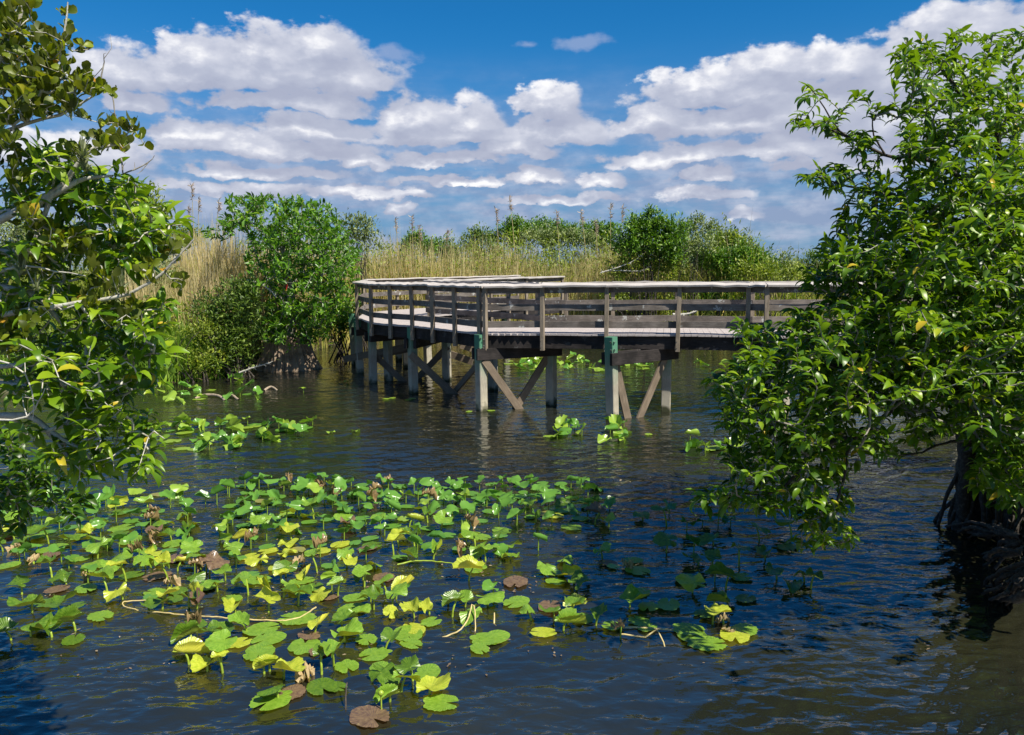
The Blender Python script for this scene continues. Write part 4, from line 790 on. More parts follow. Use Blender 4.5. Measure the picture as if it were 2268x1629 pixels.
bare([(0, 600), (60, 590), (120, 600), (190, 612)], 3.7, .007, 'dead_branch', 'horizontal pale dead limb with side twigs in the left tree', None, 'barkpale')
# fruit hanging in the trees
def fruit(tree_o, x, y, D, r=.017):
    c = atd(x, y, D); s = MB(); zz = np.linspace(-1, 1, 9); s.tube([c+np.array([0, 0, r*1.15*z]) for z in zz], [max(.001, r*math.sqrt(max(0, 1-z*z))) for z in zz], 12); s.build('fruit', M['fruit'], tree_o, True)
for x, y in ((308, 1063), (272, 462), (323, 462)): fruit(treeL, x, y, 3.8)
for x, y in ((1672, 968), (1617, 1130), (2030, 640), (2188, 565), (2060, 193), (1830, 700)): fruit(treeR, x, y, 6.8, .020)
# air plants
def air_plant(p, s, label, red=False):
    e = empty('air_plant', p, label, 'air plant', 'air plants on the branches'); n = 46
    a = rng.random(n)*6.283; el = rng.uniform(.1, 1.3, n); L = s*rng.uniform(.6, 1.1, n)
    m = blades_mesh('rosette', np.tile(np.array(p, float), (n, 1)), L*np.sin(el)+.02, np.stack([np.cos(a), np.sin(a)], 1)*(1.1/np.tan(el+.3))[:, None]*.8, np.full(n, s*.09), rng.random(n), 4, .5)
    link('rosette', m, M['air'], e)
    if red:
        q = np.array(p); mb = MB(); mb.tube([q, q+np.array([.05, 0, s*.6]), q+np.array([.12, 0, s*1.15])], [.012, .035, .004], 6); mb.build('flower_spike', M['redflower'], e, True)
for x, y, D, s, l in ((185, 355, 3.7, .12, 'upper grey air plant on the pale diagonal limb at left'), (190, 385, 3.75, .11, 'lower grey air plant just under the upper one at left'), (50, 610, 3.7, .17, 'large spiky air plant at the left edge above the dead limb'),
                      (82, 645, 3.7, .08, 'small air plant at the fork of the pale left limb'), (270, 645, 3.7, .12, 'air plant on the low thin branch near the grassy bank'), (2207, 282, 7.7, .16, 'small air plant on the uppermost limb of the right tree')):
    air_plant(atd(x, y, D), s, l)

# ================================================================== MIDDLE TREE WITH FLARED TRUNK
mb0 = atz(628, 822); mb0 = np.array([mb0[0], mb0[1]+.5, 0]); Dm = mb0[1]
blobsM = [(620,650,40),(670,700,40),(700,590,50),(580,570,40),(640,590,45),(720,720,30),(540,470,44),(500,505,24),(468,515,14),(600,475,46),(660,485,50),(710,485,40),(735,520,38),(590,530,40),(660,550,60),(725,580,55),(775,555,26),(765,620,36),(700,640,55),(740,680,36),(610,610,30),(555,640,24),(640,695,26),(600,735,36),(655,745,38),(690,730,24),(590,690,18),(630,520,40),(780,590,18),(700,700,30),(620,725,30)]
sx = lambda x, y, d=0: atd(x, y, Dm+d)
skM = [([mb0+np.array([0, 0, 0.5]), sx(640, 740), sx(650, 690), sx(640, 640), sx(630, 580), sx(625, 530)], .22, .05), ([sx(640, 720), sx(690, 680, -.3), sx(710, 620, -.4), sx(720, 560, -.3)], .09, .03), ([sx(650, 690), sx(600, 620, .2), sx(565, 560), sx(545, 500)], .07, .02),
       ([sx(640, 640), sx(680, 580, .3), sx(690, 520, .3)], .06, .02), ([sx(648, 700), sx(618, 655, -.6), sx(590, 632, -.7), sx(548, 622, -.8)], .05, .02), ([mb0+np.array([0, 0, .8]), sx(600, 735, -.5)], .05, .02), ([mb0+np.array([0, 0, .8]), sx(690, 725, -.5)], .05, .02)]
treeM, _, _ = tree('pond_apple_tree', 'rounded bright green tree on a flared trunk left of the boardwalk', 'tree', mb0, skM, blobsM, 130, lambda x, y: Dm-.2, M['applefar'], T_far, .21, spacing=.035, run=.5, thick=1.6, tipr=.004, seg=.3, style='rand', barkm='bark')
# flared fluted base
me_v = []; nseg = 240; nr = 14
for r_ in range(nr+1):
    f = r_/nr; z = -.3+f*1.35
    for s in range(nseg):
        a = s/nseg*2*math.pi; fl = abs(math.sin(a*13+.9*math.sin(a*3)+f*.3))**.5*(.8+.4*math.sin(a*7+1)); rad = .55+.32*(1-min(1, max(0, z/1.0)))**1.8+.17*fl*(1.2-f*.3)+.02*math.sin(a*47)
        me_v.append((rad*math.cos(a)*1.02, rad*math.sin(a)*.75, z))
q_ = [(r_*nseg+s, r_*nseg+(s+1) % nseg, (r_+1)*nseg+(s+1) % nseg, (r_+1)*nseg+s) for r_ in range(nr) for s in range(nseg)]
o = link('flared_base', npmesh('flared_base', np.array(me_v)+mb0, np.array(q_)), M['buttress'], treeM)
air_plant(sx(632, 655, -1.0), .5, 'red flowering air plant in the flared trunk tree', True)
air_plant(sx(600, 640, -.9), .45, 'brownish air plant left of the red flower in the flared trunk tree')

# ================================================================== SHRUBS
NOGROW = None
def shrub(name, label, blobs, D, mat, leaf=.14, dens=1.0, temps=T_far, group='shrubs along the bank', stems=7, cat='shrub', depth=1.0):
    wp = [(atd(x, y, D+dd), r*D/F*(.86 if D > 30 else 1)) for x, y, r, dd in [(b+(0,))[:4] for b in blobs]]
    cx = np.mean([p[0][0] for p in wp]); gz = float(ground_z([(cx, D)])[0]); base = np.array([cx, D, max(0, gz)])
    root = empty(name, base, label, cat, group); P = []; Dd = []; Nn = []; S = []; vy = []; st = MB(); ncl = 0
    for c, r in wp:
        n = int(max(14, 150*r*r*dens/.5)); n = min(n, 420)
        for _ in range(n):
            v = rng.normal(0, 1, 3); v /= np.linalg.norm(v); lob = .62+1.0*abs(mnoise.noise(Vector((v*1.7+c*3.1).tolist())))+.35*(mnoise.noise(Vector((v*4.3+c).tolist())))+(.35*random.random() if random.random() < .07 else 0); q = c+v*np.array([1.25, depth, 1])*r*random.random()**.45*lob*1.12
            out = q-c; out = out/(np.linalg.norm(out)+1e-6); tn = random.gauss(.45, .17); k = random.randint(9, 15)
            pp = q+rng.normal(0, .11, (k, 3)); P.append(pp); Dd.append(out*.5+np.array([0, 0, .45])+rng.normal(0, .6, (k, 3))); Nn.append(np.array([.2, -.2, .8])+rng.normal(0, .5, (k, 3))); S.append(leaf*rng.uniform(.6, 1.15, k)); vy.append(np.clip(tn+rng.normal(0, .16, k), 0, 1))
            if random.random() < .12 and ncl < (14 if D > 28 else 30):
                ncl += 1; a = base+rng.normal(0, .25, 3)*np.array([1, 1, 0]); m_ = (a+q)/2+rng.normal(0, .2, 3); st.tube(smooth_poly([a-np.array([0, 0, .1]), m_, q], .4), np.linspace(.03, .006, len(smooth_poly([a-np.array([0, 0, .1]), m_, q], .4)))[:], 4)
    if st.n == 0: st.tube([base, wp[0][0]], [.04, .02], 5)
    st.build('stems', M['barkdark'], root, True)
    link('foliage', leaves_mesh('foliage', np.concatenate(P), np.concatenate(Dd), np.concatenate(Nn), np.concatenate(S), temps, np.concatenate(vy)), M[mat], root)
    return root
SH = [
 ('yellow green shrub rising behind the left tree branches', [(305, 440, 36), (290, 480, 45), (340, 470, 26)], 29, 'bushyel', .15, 1),
 ('grey green shrub mass behind the left tree at frame left', [(60, 520, 60), (130, 540, 60), (20, 580, 60), (100, 620, 60)], 28, 'bushgrey', .13, .8),
 ('bright low shrub behind the pale left limb', [(60, 660, 50), (130, 690, 50), (200, 650, 45), (20, 720, 50)], 26, 'bushyel', .12, 1),
 ('grey shrub between the left tree and the tan reeds', [(250, 560, 50), (330, 560, 40), (300, 620, 50), (370, 620, 34)], 26, 'bushgrey', .11, .8),
 ('green shrub above the waterline behind the left tree', [(100, 780, 50), (200, 760, 50), (300, 720, 50), (250, 800, 40), (20, 800, 50)], 24, 'bush', .12, .9),
 ('small dark shrub topping the reeds left of the rounded tree', [(410, 515, 14), (430, 530, 20), (385, 525, 18)], 29, 'bushyel', .12, 1),
 ('feathery olive shrub at the water edge left of the flared trunk', [(480, 690, 38), (525, 700, 40), (500, 750, 42), (520, 785, 30), (470, 785, 34), (540, 735, 30), (535, 650, 34)], 23.2, 'bush', .13, 1.1),
 ('low bright shrub hugging the bank by the grass', [(440, 740, 30), (410, 790, 26), (450, 800, 30)], 22.5, 'bushyel', .10, .9),
 ('grey green willow right of the rounded tree', [(790, 495, 26), (770, 500, 24), (815, 505, 16), (795, 525, 30), (830, 530, 22)], 31, 'bushgrey', .13, .55),
 ('dark shrub below the rounded tree by the leftmost post', [(745, 700, 30), (765, 720, 26), (770, 680, 24)], 27, 'bushdark', .13, 1),
 ('dark green shrub first behind the left end of the rail', [(925, 530, 20), (905, 545, 22), (940, 550, 22)], 36, 'bushdark', .15, 1),
 ('dark green shrub second behind the rail', [(965, 550, 24), (990, 560, 24)], 37, 'bushdark', .15, 1),
 ('small olive shrub peeping over the reeds behind the far rail end', [(1065, 520, 18), (1050, 535, 24), (1090, 530, 20)], 38, 'bush', .15, .9),
 ('dark shrub behind the far rail end crowned with a twig', [(1140, 495, 16), (1125, 510, 22), (1165, 510, 26), (1140, 525, 30)], 38, 'bushdark', .15, 1.1),
 ('spreading dark shrub behind the tall plumes', [(1200, 505, 24), (1240, 512, 26), (1215, 525, 30), (1270, 520, 24)], 39, 'bushdark', .15, 1),
 ('dark shrub left of the tallest far shrub', [(1310, 515, 26), (1345, 510, 26), (1330, 535, 28)], 38, 'bushdark', .15, 1),
 ('tallest far shrub with a pointed leafy top', [(1437, 476, 12), (1410, 500, 28), (1450, 500, 30), (1490, 515, 30), (1430, 535, 42), (1480, 550, 42), (1390, 540, 34)], 35, 'bushdark', .16, 1.1),
 ('yellow tinged dark shrub just above the rail', [(1400, 580, 30), (1440, 590, 34), (1480, 600, 28), (1370, 600, 26)], 33, 'bushyel', .13, .8),
 ('feathery grey green shrub right of the tallest far shrub', [(1545, 490, 20), (1530, 510, 26), (1575, 510, 26), (1600, 525, 20)], 39, 'bushgrey', .14, .7),
 ('olive shrub sloping down behind the rail', [(1590, 540, 28), (1620, 530, 26), (1640, 545, 24)], 38, 'bush', .15, .9),
 ('broad glossy green shrub just above the rail at right', [(1560, 575, 34), (1600, 580, 34), (1640, 570, 34), (1670, 585, 28), (1610, 600, 34)], 34, 'bushdark', .15, 1),
 ('green shrub at the right end of the shrub line', [(1660, 560, 22), (1690, 570, 18), (1700, 590, 22)], 37, 'bushdark', .15, 1),
 ('pale low shrub right of the shrub line', [(1740, 570, 18), (1730, 590, 24), (1770, 590, 24)], 38, 'bushgrey', .13, .6),
 ('olive low shrub beside the right tree leaves', [(1800, 575, 22), (1830, 580, 24), (1810, 600, 26)], 38, 'bush', .13, .8),
 ('far low scrub behind the right tree', [(1880, 580, 26), (1940, 585, 30), (2010, 580, 30), (2080, 580, 30)], 40, 'bush', .15, .8),
 ('far green scrub at the right frame edge', [(2150, 570, 34), (2220, 565, 36), (2290, 570, 40)], 36, 'bushdark', .15, .9),
 ('dark green shrub seen through the rails', [(1340, 660, 22), (1380, 665, 22), (1430, 670, 24), (1480, 680, 20)], 33, 'bushyel', .12, .7),
 ('dark shrub seen through the rails beside the right tree', [(1560, 655, 24), (1610, 660, 26), (1660, 660, 24)], 34, 'bushdark', .13, .9),
 ('soft grey green shrub filling in behind the thick tan plume', [(1265, 525, 26), (1220, 530, 28), (1300, 530, 24), (1180, 525, 24)], 36, 'bushgrey', .14, .8),
 ('loose olive shrub low between the far rail end and the plumes', [(1090, 550, 24), (1050, 560, 24), (1010, 562, 22)], 37, 'bush', .14, .8),
 ('ragged grey shrub between the tallest and the broad glossy shrub', [(1520, 545, 28), (1555, 540, 26), (1500, 575, 26)], 35.5, 'bushgrey', .14, .8),
 ('low yellow shrub running right along the rail', [(1650, 600, 24), (1700, 600, 26), (1750, 605, 24)], 35, 'bushyel', .13, .8),
 ('dark leafy shrub crowding the right frame edge beside the trunk', [(2240, 960, 50), (2290, 1040, 60), (2330, 920, 80), (2340, 1100, 60)], 8.9, 'bushdark', .12, 1.3),
 ('dense dark shrub on the near bank behind the right trunk', [(2230, 760, 60), (2290, 820, 70), (2250, 900, 60), (2330, 700, 80), (2300, 980, 60)], 11.5, 'bushdark', .13, 1.2),
 ('tall dark shrub on the right bank behind the leaning tree', [(2150, 640, 70), (2230, 560, 80), (2290, 640, 80), (2080, 700, 60)], 21, 'bushdark', .15, 1),
]
for lab, bl, D, mt, lf, dn in SH: shrub('bank_shrub', lab, bl, D+(2.5 if D > 34.5 and bl[0][0] < 1370 else -2.2 if D > 34.5 else 0), mt, lf*1.15, dn)

# ================================================================== GRASS AND REEDS
def scatter(n, poly_px=None, box=None, ok=None):
    P = []
    while len(P) < n:
        p = np.stack([rng.uniform(box[0], box[1], n*2), rng.uniform(box[2], box[3], n*2)], 1)
        p = p[pond_sd(p) > -.05]; p = p[~((np.hypot(p[:, 0]-mb0[0]+.1, (p[:, 1]-mb0[1])*.8) < 1.45))]
        p = p[(p[:, 0] < 6) | (rng.random(len(p)) < .45) | (p[:, 1] > 42)]
        if ok is not None: p = p[ok(p)]
        P.extend(p.tolist())
    P = np.array(P[:n]); return np.column_stack([P, ground_z(P)])
def clump(P, s):   # low-frequency tone shared by neighbours
    return np.array([mnoise.noise(Vector((x*s, y*s, 3.3))) for x, y, _ in P])*.5+.5
def reeds(name, n, box, h, w, mat, label, tone, lean=.25, ok=None, kind='stuff', segs=4):
    P = scatter(n, box=box, ok=ok); cl = clump(P, .45); H = rng.uniform(h[0], h[1], n)*(.5+.85*cl)*np.where((P[:, 0] > 11) & (P[:, 1] < 45), .72, 1)
    az = rng.random(n)*6.283; ln = np.abs(rng.normal(0, lean, n)); L = np.stack([np.cos(az)*ln, np.sin(az)*ln], 1)
    vy = np.clip(tone[0]+(tone[1]-tone[0])*(.5*cl+.5*rng.random(n))+rng.normal(0, .08, n)+(.16*(P[:, 0] < 4) if name in ('far_grass', 'far_fringe') else 0), 0, 1)
    o = link(name, blades_mesh(name, P, H, L, rng.uniform(w[0], w[1], n), vy, segs), M[mat]); tag(o, label, 'grass', None, 'stuff')
left_ok = lambda p: (p[:, 0] < -3.9-(p[:, 1]-30)*.12)
reeds('green_grass', 9000, (-22, -5.5, 21.5, 30), (.5, 1.6), (.018, .04), 'lush', 'bright green grass along the left bank', (0, .9), .45, left_ok)
reeds('left_reeds', 9000, (-20, -5.2, 25, 32), (2.0, 4.0), (.015, .035), 'grass', 'tan and green reeds behind the left bank', (.2, 1.0), .22, left_ok)
reeds('edge_grass', 7000, (-12.5, -6.2, 21.0, 25), (.6, 1.9), (.018, .035), 'lush', 'green grass tuft leaning over the water at the left bank', (.1, .95), .6)
reeds('far_grass', 26000, (-12, 26, 33.5, 44), (2.0, 4.2), (.03, .06), 'grass', 'yellow green sawgrass behind the boardwalk', (.15, .95), .3)
reeds('far_fringe', 6000, (-8, 26, 33.2, 35), (.6, 1.8), (.03, .06), 'grass', 'shorter marsh grass at the far waterline', (.1, 1.0), .4)
reeds('dry_reeds', 11500, (-10, 6, 33.6, 39), (2.2, 4.7), (.026, .045), 'tan', 'dense straw coloured reeds behind the left half of the boardwalk', (.1, 1), .2)
reeds('dry_reeds', 2500, (3, 22, 34, 42), (2.4, 4.8), (.03, .05), 'tan', 'dry tan reed stalks standing through the far marsh', (.2, 1), .2)
reeds('dry_reeds', 6500, (-12, -6.9, 24.3, 29), (1.8, 4.3), (.02, .04), 'tan', 'dry tan reeds left of the rounded tree', (.3, 1), .13)
reeds('distant_marsh', 14000, (-60, 70, 44, 75), (2.2, 4.0), (.06, .12), 'grass', 'distant marsh grass reaching to the horizon', (.0, .7), .2, segs=3)
# undergrowth leaf masses so the marsh is not bare between blades
def under(name, n, box, h, mat, label, leaf, ok=None, temps=T_narrow):
    P = scatter(n, box=box, ok=ok); cl = clump(P, .8); P[:, 2] += rng.random(n)**.85*h*(.55+.7*cl)*np.where(P[:, 0] > 11, .72, 1)
    D = rng.normal(0, 1, (n, 3))+np.array([0, 0, .7]); kp = (P[:, 0] > 4.5) | (rng.random(n) < (.42 if box[2] > 30 else 1)); P = P[kp]; D = None; cl = cl[kp]; n = len(P)
    D = rng.normal(0, 1, (n, 3))+np.array([0, 0, .7]); o = link(name, leaves_mesh(name, P, D, rng.normal(0, .6, (n, 3))+np.array([.2, -.3, .7]), leaf*rng.uniform(.6, 1.2, n), temps, np.clip(.15+.55*cl+rng.normal(0, .2, n), 0, 1)), M[mat]); tag(o, label, 'undergrowth', None, 'stuff')
under('undergrowth', 95000, (-12, 26, 33.4, 42), 4.1, 'bushyel', 'leafy marsh undergrowth behind the boardwalk', .26)
under('undergrowth', 26000, (-20, -4.6, 22, 31), 2.2, 'bushyel', 'leafy undergrowth on the left bank', .19, left_ok)
under('leaf_litter', 7000, (-12, 20, 22, 35.5), .3, 'litter', 'dead brown stems and litter at the waterline', .32)
under('right_bank_undergrowth', 9000, (6.5, 20, 8, 27), 1.1, 'bushdark', 'dark undergrowth on the right bank', .16)

# tall plumed reed stalks against the sky
def stalk(x0, y0, x1, y1, D, label):
    b = atd(x0, y0, D); tp = atd(x1, y1, D); e = empty('reed_stalk', b, label, 'reed', 'tall plumed reeds'); mid_ = (b+tp)/2+np.array([(tp-b)[0]*-.12, 0, 0]); P = smooth_poly([b, mid_, tp], .2)
    s = MB(); s.tube(P, np.linspace(.018, .006, len(P))*D/30, 5); s.build('stalk', M['tan'], e, True)
    n = 50; f = rng.random(n); q = tp-(tp-b)/np.linalg.norm(tp-b)*(f*.55*D/30)[:, None]; d = np.stack([rng.normal(.4, .5, n), rng.normal(0, .4, n), rng.uniform(-.2, .9, n)], 1)
    link('plume', leaves_mesh('plume', q, d, rng.normal(0, 1, (n, 3)), rng.uniform(.08, .2, n)*D/30, T_narrow, rng.random(n)), M['plume'], e)
ST = [(432, 560, 424, 410, 28, 'tallest plumed reed rising left of the rounded tree'), (440, 560, 440, 440, 28.5, 'shorter plumed reed beside the tallest left one'), (420, 560, 417, 455, 27.5, 'thin plumed reed left of the tallest left one'), (478, 560, 485, 443, 29, 'leaning reed just left of the rounded tree'),
      (885, 600, 875, 485, 36, 'plumed reed behind the left end of the rail'), (915, 600, 912, 478, 36, 'pair mate reed right of the plume behind the left rail end'), (1140, 560, 1128, 437, 36, 'highest curved plumed reed against the sky mid picture'), (1105, 560, 1098, 465, 37, 'feathery reed left of the highest curved one'),
      (1240, 600, 1232, 466, 36, 'plumed reed between the highest reed and the thick tan plume'), (1300, 600, 1286, 465, 35, 'thick tan plumed reed over the dark shrubs'), (1352, 580, 1352, 452, 36, 'dark tipped reed left of the tallest far shrub'), (1376, 580, 1378, 458, 36, 'dark tipped reed touching the tallest far shrub'),
      (935, 600, 928, 500, 36, 'short reed behind the first rails'), (985, 600, 990, 512, 36, 'faint short reed behind the first rails'), (1325, 600, 1318, 490, 35, 'leaning tan reed right of the thick plume')]
for a in ST: stalk(*a)
# pale dead branches in front of the marsh
bare([(1330, 605), (1370, 592), (1400, 580), (1425, 562)], 32.5, .03, 'dead_branch', 'pale dead branch lying above the rail before the tallest shrub', None, 'barkpale')
bare([(1350, 600), (1380, 600), (1420, 600), (1440, 590)], 32.6, .025, 'dead_branch', 'second pale dead branch just above the rail', None, 'barkpale')
bare([(1490, 697), (1520, 696), (1540, 690), (1560, 682)], 31.5, .06, 'dead_branch', 'pale fallen log seen through the lower rails', None, 'barkpale')
bare([(530, 826), (560, 815), (590, 806), (605, 800)], 22.8, .03, 'dead_branch', 'pale forked stick at the foot of the flared trunk', None, 'barkpale')
bare([(548, 622), (575, 628), (600, 645), (612, 660)], Dm-1.6, .05, 'dead_branch', 'pale bent limb in front of the rounded tree', None, 'barkpale')

# right bank roots
rr = [((2268, 1190), (2215, 1180), (2180, 1170), (2120, 1180)), ((2290, 1215), (2240, 1215), (2210, 1225), (2180, 1250)), ((2300, 1240), (2250, 1255), (2215, 1285), (2190, 1305)), ((2310, 1260), (2268, 1280), (2240, 1300), (2210, 1320)), ((2320, 1300), (2280, 1310), (2250, 1320), (2220, 1335))]
rt = empty('root_mass', (*atz(2300, 1240)[:2], 0), 'tangled brown tree roots on the right bank at the waterline', 'roots')
for k, pts in enumerate(rr*6):
    P = [atz(x+random.uniform(-30, 30), y+random.uniform(-16, 16), z+random.uniform(-.06, .16)) for (x, y), z in zip(pts, (.5, .32, .15, -.08))]
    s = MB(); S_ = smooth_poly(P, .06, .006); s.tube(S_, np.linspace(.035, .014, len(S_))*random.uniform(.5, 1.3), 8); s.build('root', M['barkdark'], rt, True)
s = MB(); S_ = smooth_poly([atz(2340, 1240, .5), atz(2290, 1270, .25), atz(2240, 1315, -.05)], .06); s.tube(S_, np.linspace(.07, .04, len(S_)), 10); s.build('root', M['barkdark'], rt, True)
for k in range(40):
    x = random.uniform(2185, 2330); y = 1175+(x-2185)*.95+random.uniform(-20, 30); b_ = atz(x, y, -.12); L = random.uniform(.5, 1.25); s = MB()
    S_ = smooth_poly([b_, b_+np.array([random.uniform(-.05, .15), random.uniform(-.05, .2), L*.5]), b_+np.array([random.uniform(0, .4), random.uniform(0, .5), L])], .1); s.tube(S_, np.linspace(.014, .035, len(S_))*random.uniform(.6, 1.4), 6); s.build('root', M['barkdark'], rt, True)

# ================================================================== SKY, SUN
S = np.array([.47, -.38, .80]); S /= np.linalg.norm(S); el = math.asin(S[2]); azs = math.atan2(S[0], S[1])
w = bpy.data.worlds.new('World'); sc.world = w; w.use_nodes = True; t = w.node_tree; t.nodes.clear()
out = N(t, 'ShaderNodeOutputWorld')
sky = N(t, 'ShaderNodeTexSky', sky_type='NISHITA', sun_disc=False, sun_elevation=el, sun_rotation=azs, air_density=1.0, dust_density=.3, ozone_density=3.0)
tc = N(t, 'ShaderNodeTexCoord'); sp = N(t, 'ShaderNodeSeparateXYZ', {0: tc.outputs['Generated']})
def mth(op, a, b=None, c=None, clamp=False):
    ins = {0: a}
    if b is not None: ins[1] = b
    if c is not None: ins[2] = c
    n = N(t, 'ShaderNodeMath', ins, operation=op); n.use_clamp = clamp; return n.outputs[0]
az_ = mth('ARCTAN2', sp.outputs[0], sp.outputs[1]); el_ = mth('ARCSINE', sp.outputs[2])
def ang(x, y):
    d = ray(x, y); d = d/np.linalg.norm(d); return math.atan2(d[0], d[1]), math.asin(d[2])
clouds = [(430,112,85,42),(590,105,95,48),(705,98,90,44),(280,150,105,50),(470,150,190,44),(640,150,230,60),(790,165,110,40),(650,225,180,26),(310,215,78,24),(930,252,88,44),(1045,258,75,46),(1215,225,74,36),(1250,282,112,40),
 (1000,295,220,30),(415,288,100,30),(700,280,130,32),(560,320,260,26),(100,330,200,38),(1555,168,115,36),(1700,145,130,40),(1850,140,120,44),(1640,200,220,32),(2140,70,170,55),(2120,150,270,60),(1450,262,82,36),(1620,262,170,44),(1800,240,200,50),(2000,260,250,70),
 (800,357,62,15),(600,378,190,16),(530,415,170,17),(1180,388,66,18),(1140,328,90,24),(980,352,130,16),(1330,393,52,22),(1560,385,55,18),(1500,345,150,22),(1560,432,110,18),(1720,330,130,28),(885,462,24,12),(1240,440,150,14),(1645,478,52,11),(800,430,150,14),(1000,400,140,12),(1900,350,140,24)]
wisp = [(1285, 95, 62, 18), (1170, 100, 30, 8), (870, 120, 60, 20)]
k_ = 1/F
grp = bpy.data.node_groups.new('cloud_field', 'ShaderNodeTree')
grp.interface.new_socket('P', in_out='INPUT', socket_type='NodeSocketVector'); grp.interface.new_socket('L', in_out='OUTPUT', socket_type='NodeSocketFloat')
gi = grp.nodes.new('NodeGroupInput'); go = grp.nodes.new('NodeGroupOutput')
gs = N(grp, 'ShaderNodeSeparateXYZ', {0: gi.outputs[0]})
cur = None
for x, y, rx, ry in clouds:
    u, v = ang(x, y+ry*.35); au = rx*k_*1.0; av = ry*k_*1.25
    vm = N(grp, 'ShaderNodeVectorMath', {0: gi.outputs[0], 1: (1/au, 1/av, 0), 2: (-u/au, -v/av, 0)}, operation='MULTIPLY_ADD')
    ln = N(grp, 'ShaderNodeVectorMath', {0: vm.outputs[0]}, operation='LENGTH')
    s1 = N(grp, 'ShaderNodeMath', {0: gs.outputs[1], 1: -2.0/av, 2: v*2.0/av+.15}, operation='MULTIPLY_ADD')
    mx = N(grp, 'ShaderNodeMath', {0: ln.outputs['Value'], 1: s1.outputs[0]}, operation='MAXIMUM')
    cur = mx.outputs[0] if cur is None else N(grp, 'ShaderNodeMath', {0: cur, 1: mx.outputs[0], 2: .18}, operation='SMOOTH_MIN').outputs[0]
grp.links.new(cur, go.inputs[0])
def field(du, dv):
    P0 = N(t, 'ShaderNodeCombineXYZ', {0: mth('ADD', az_, du), 1: mth('ADD', el_, dv), 2: 0.0}).outputs[0]
    st_ = N(t, 'ShaderNodeVectorMath', {0: P0, 1: (1, 1.6, 1)}, operation='MULTIPLY').outputs[0]
    n1 = N(t, 'ShaderNodeTexNoise', {'Vector': st_, 'Scale': 11, 'Detail': 6, 'Roughness': .56})
    n2 = N(t, 'ShaderNodeTexNoise', {'Vector': st_, 'Scale': 30, 'Detail': 6, 'Roughness': .54})
    dv_ = N(t, 'ShaderNodeVectorMath', {0: n1.outputs['Color'], 1: (.5, .5, .5)}, operation='SUBTRACT').outputs[0]
    d2_ = N(t, 'ShaderNodeVectorMath', {0: n2.outputs['Color'], 1: (.5, .5, .5)}, operation='SUBTRACT').outputs[0]
    P0 = N(t, 'ShaderNodeVectorMath', {0: d2_, 1: (.05, .022, 0), 2: P0}, operation='MULTIPLY_ADD').outputs[0]
    P1 = N(t, 'ShaderNodeVectorMath', {0: dv_, 1: (.075, .04, 0), 2: P0}, operation='MULTIPLY_ADD').outputs[0]
    g_ = t.nodes.new('ShaderNodeGroup'); g_.node_tree = grp; t.links.new(P1, g_.inputs[0])
    e_ = mth('MULTIPLY_ADD', n2.outputs[0], -1.3, .65)
    return mth('ADD', g_.outputs[0], e_), n2.outputs[0]
L0, nz0 = field(0, 0); L1, nz1 = field(-.008, .022)
dens = N(t, 'ShaderNodeMapRange', {0: L0, 1: 1.12, 2: .80, 3: 0, 4: 1}, interpolation_type='SMOOTHSTEP').outputs[0]
lit = mth('SUBTRACT', L1, L0)
lit = N(t, 'ShaderNodeMapRange', {0: lit, 1: -.45, 2: 1.25, 3: 0, 4: 1}).outputs[0]
ccol = ramp(t, lit, [(0, (4.0, 4.15, 5.3)), (.35, (5.2, 5.3, 6.2)), (.7, (7.6, 7.6, 8.2)), (1, (9.3, 9.3, 9.5))]).outputs[0]
ccol = ramp(t, lit, [(0, (.38, .41, .53)), (.35, (.46, .49, .60)), (.62, (.60, .62, .71)), (.85, (.85, .85, .88)), (1, (.97, .97, .97))]).outputs[0]
# high thin layer projected on a flat deck, tightening to the horizon
inv = mth('DIVIDE', 1.0, mth('MAXIMUM', sp.outputs[2], .02))
pl = N(t, 'ShaderNodeCombineXYZ', {0: mth('MULTIPLY', az_, 4.0), 1: mth('MULTIPLY', el_, 17.0), 2: 0.0}).outputs[0]
hn = N(t, 'ShaderNodeTexNoise', {'Vector': pl, 'Scale': 1.6, 'Detail': 8, 'Roughness': .6}).outputs[0]
lowm = N(t, 'ShaderNodeMapRange', {0: el_, 1: .26, 2: .08, 3: 0, 4: 1}, interpolation_type='SMOOTHSTEP').outputs[0]
veil = mth('MULTIPLY', N(t, 'ShaderNodeMapRange', {0: hn, 1: .38, 2: .56, 3: .25, 4: 1.0}).outputs[0], lowm)
# clouds behind and overhead for reflections and other views
behind = N(t, 'ShaderNodeMapRange', {0: sp.outputs[1], 1: .35, 2: -.1, 3: 0, 4: 1}).outputs[0]
ov = mth('MULTIPLY', N(t, 'ShaderNodeMapRange', {0: hn, 1: .52, 2: .64, 3: 0, 4: .9}).outputs[0], behind)
skc = mix(t, 1.0, sky.outputs[0], (.09, .62, 1.0), 'MULTIPLY')
hz = N(t, 'ShaderNodeMapRange', {0: el_, 1: .30, 2: 0.0, 3: 0, 4: .75}, interpolation_type='SMOOTHSTEP').outputs[0]
def bright(c, s): return N(t, 'ShaderNodeVectorMath', {0: c, 1: (s, s, s)}, operation='MULTIPLY').outputs[0]
skc = mix(t, hz, skc, (1.45, 2.5, 4.4))
veilc = bright(mix(t, N(t, 'ShaderNodeMapRange', {0: nz0, 1: .42, 2: .62}).outputs[0], (.28, .34, .50), (.45, .49, .62)), 10.0)
c_ = mix(t, mth('MULTIPLY', veil, .8), skc, veilc)
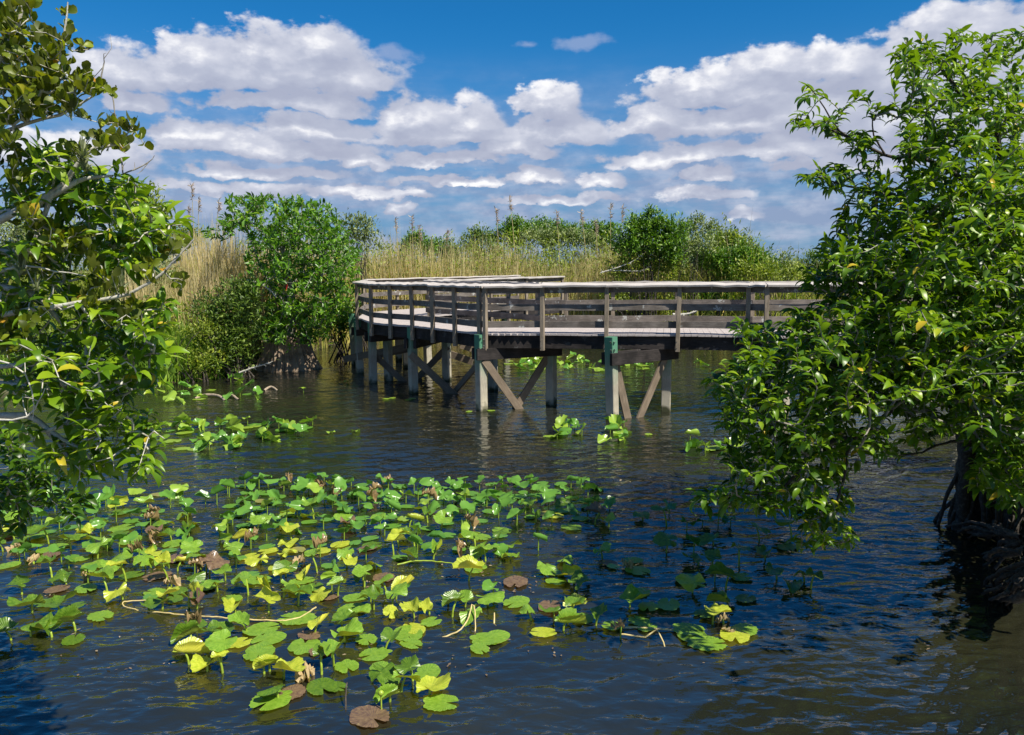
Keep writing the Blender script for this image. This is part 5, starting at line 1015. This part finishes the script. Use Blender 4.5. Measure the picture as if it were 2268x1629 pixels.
c_ = mix(t, ov, c_, (4.2, 4.2, 4.8))
lowf = N(t, 'ShaderNodeMapRange', {0: el_, 1: .0, 2: .09, 3: .3, 4: .97}).outputs[0]
c_ = mix(t, mth('MULTIPLY', dens, lowf), c_, bright(ccol, 10.0))
wc = None
for x, y, rx, ry in wisp:
    u, v = ang(x, y); au = rx*k_; av = ry*k_
    P0 = N(t, 'ShaderNodeCombineXYZ', {0: az_, 1: el_, 2: 0.0}).outputs[0]
    vm = N(t, 'ShaderNodeVectorMath', {0: P0, 1: (1/au, 1/av, 0), 2: (-u/au, -v/av, 0)}, operation='MULTIPLY_ADD'); ln = N(t, 'ShaderNodeVectorMath', {0: vm.outputs[0]}, operation='LENGTH').outputs['Value']
    ln = mth('MULTIPLY_ADD', nz0, -2.4, mth('ADD', ln, 1.2))
    f_ = N(t, 'ShaderNodeMapRange', {0: ln, 1: 1.1, 2: .3, 3: 0, 4: .6}, interpolation_type='SMOOTHSTEP').outputs[0]
    c_ = mix(t, f_, c_, (3.2, 4.0, 6.0))
bg = N(t, 'ShaderNodeBackground', {'Color': c_, 'Strength': .07}); t.links.new(bg.outputs[0], out.inputs[0])
try: w.cycles.sampling_method = 'MANUAL'; w.cycles.sample_map_resolution = 512
except Exception: pass
sl = bpy.data.lights.new('sun', 'SUN'); sl.energy = 5.0; sl.angle = R(.5); sl.color = (1, .93, .80)
so = bpy.data.objects.new('sun', sl); col.objects.link(so); so.rotation_euler = Vector(S.tolist()).to_track_quat('Z', 'Y').to_euler(); so.location = (10, -6, 20)
sc.view_settings.view_transform = 'Standard'; sc.view_settings.look = 'None'; sc.view_settings.exposure = .68; sc.view_settings.gamma = 1
sc.render.engine = 'CYCLES'; sc.cycles.max_bounces = 6; sc.cycles.diffuse_bounces = 3; sc.cycles.glossy_bounces = 3; sc.cycles.transmission_bounces = 4; sc.render.resolution_x = 1024; sc.render.resolution_y = 735
print('objects', len(bpy.data.objects), 'faces', sum(len(o.data.polygons) for o in bpy.data.objects if o.type == 'MESH'))
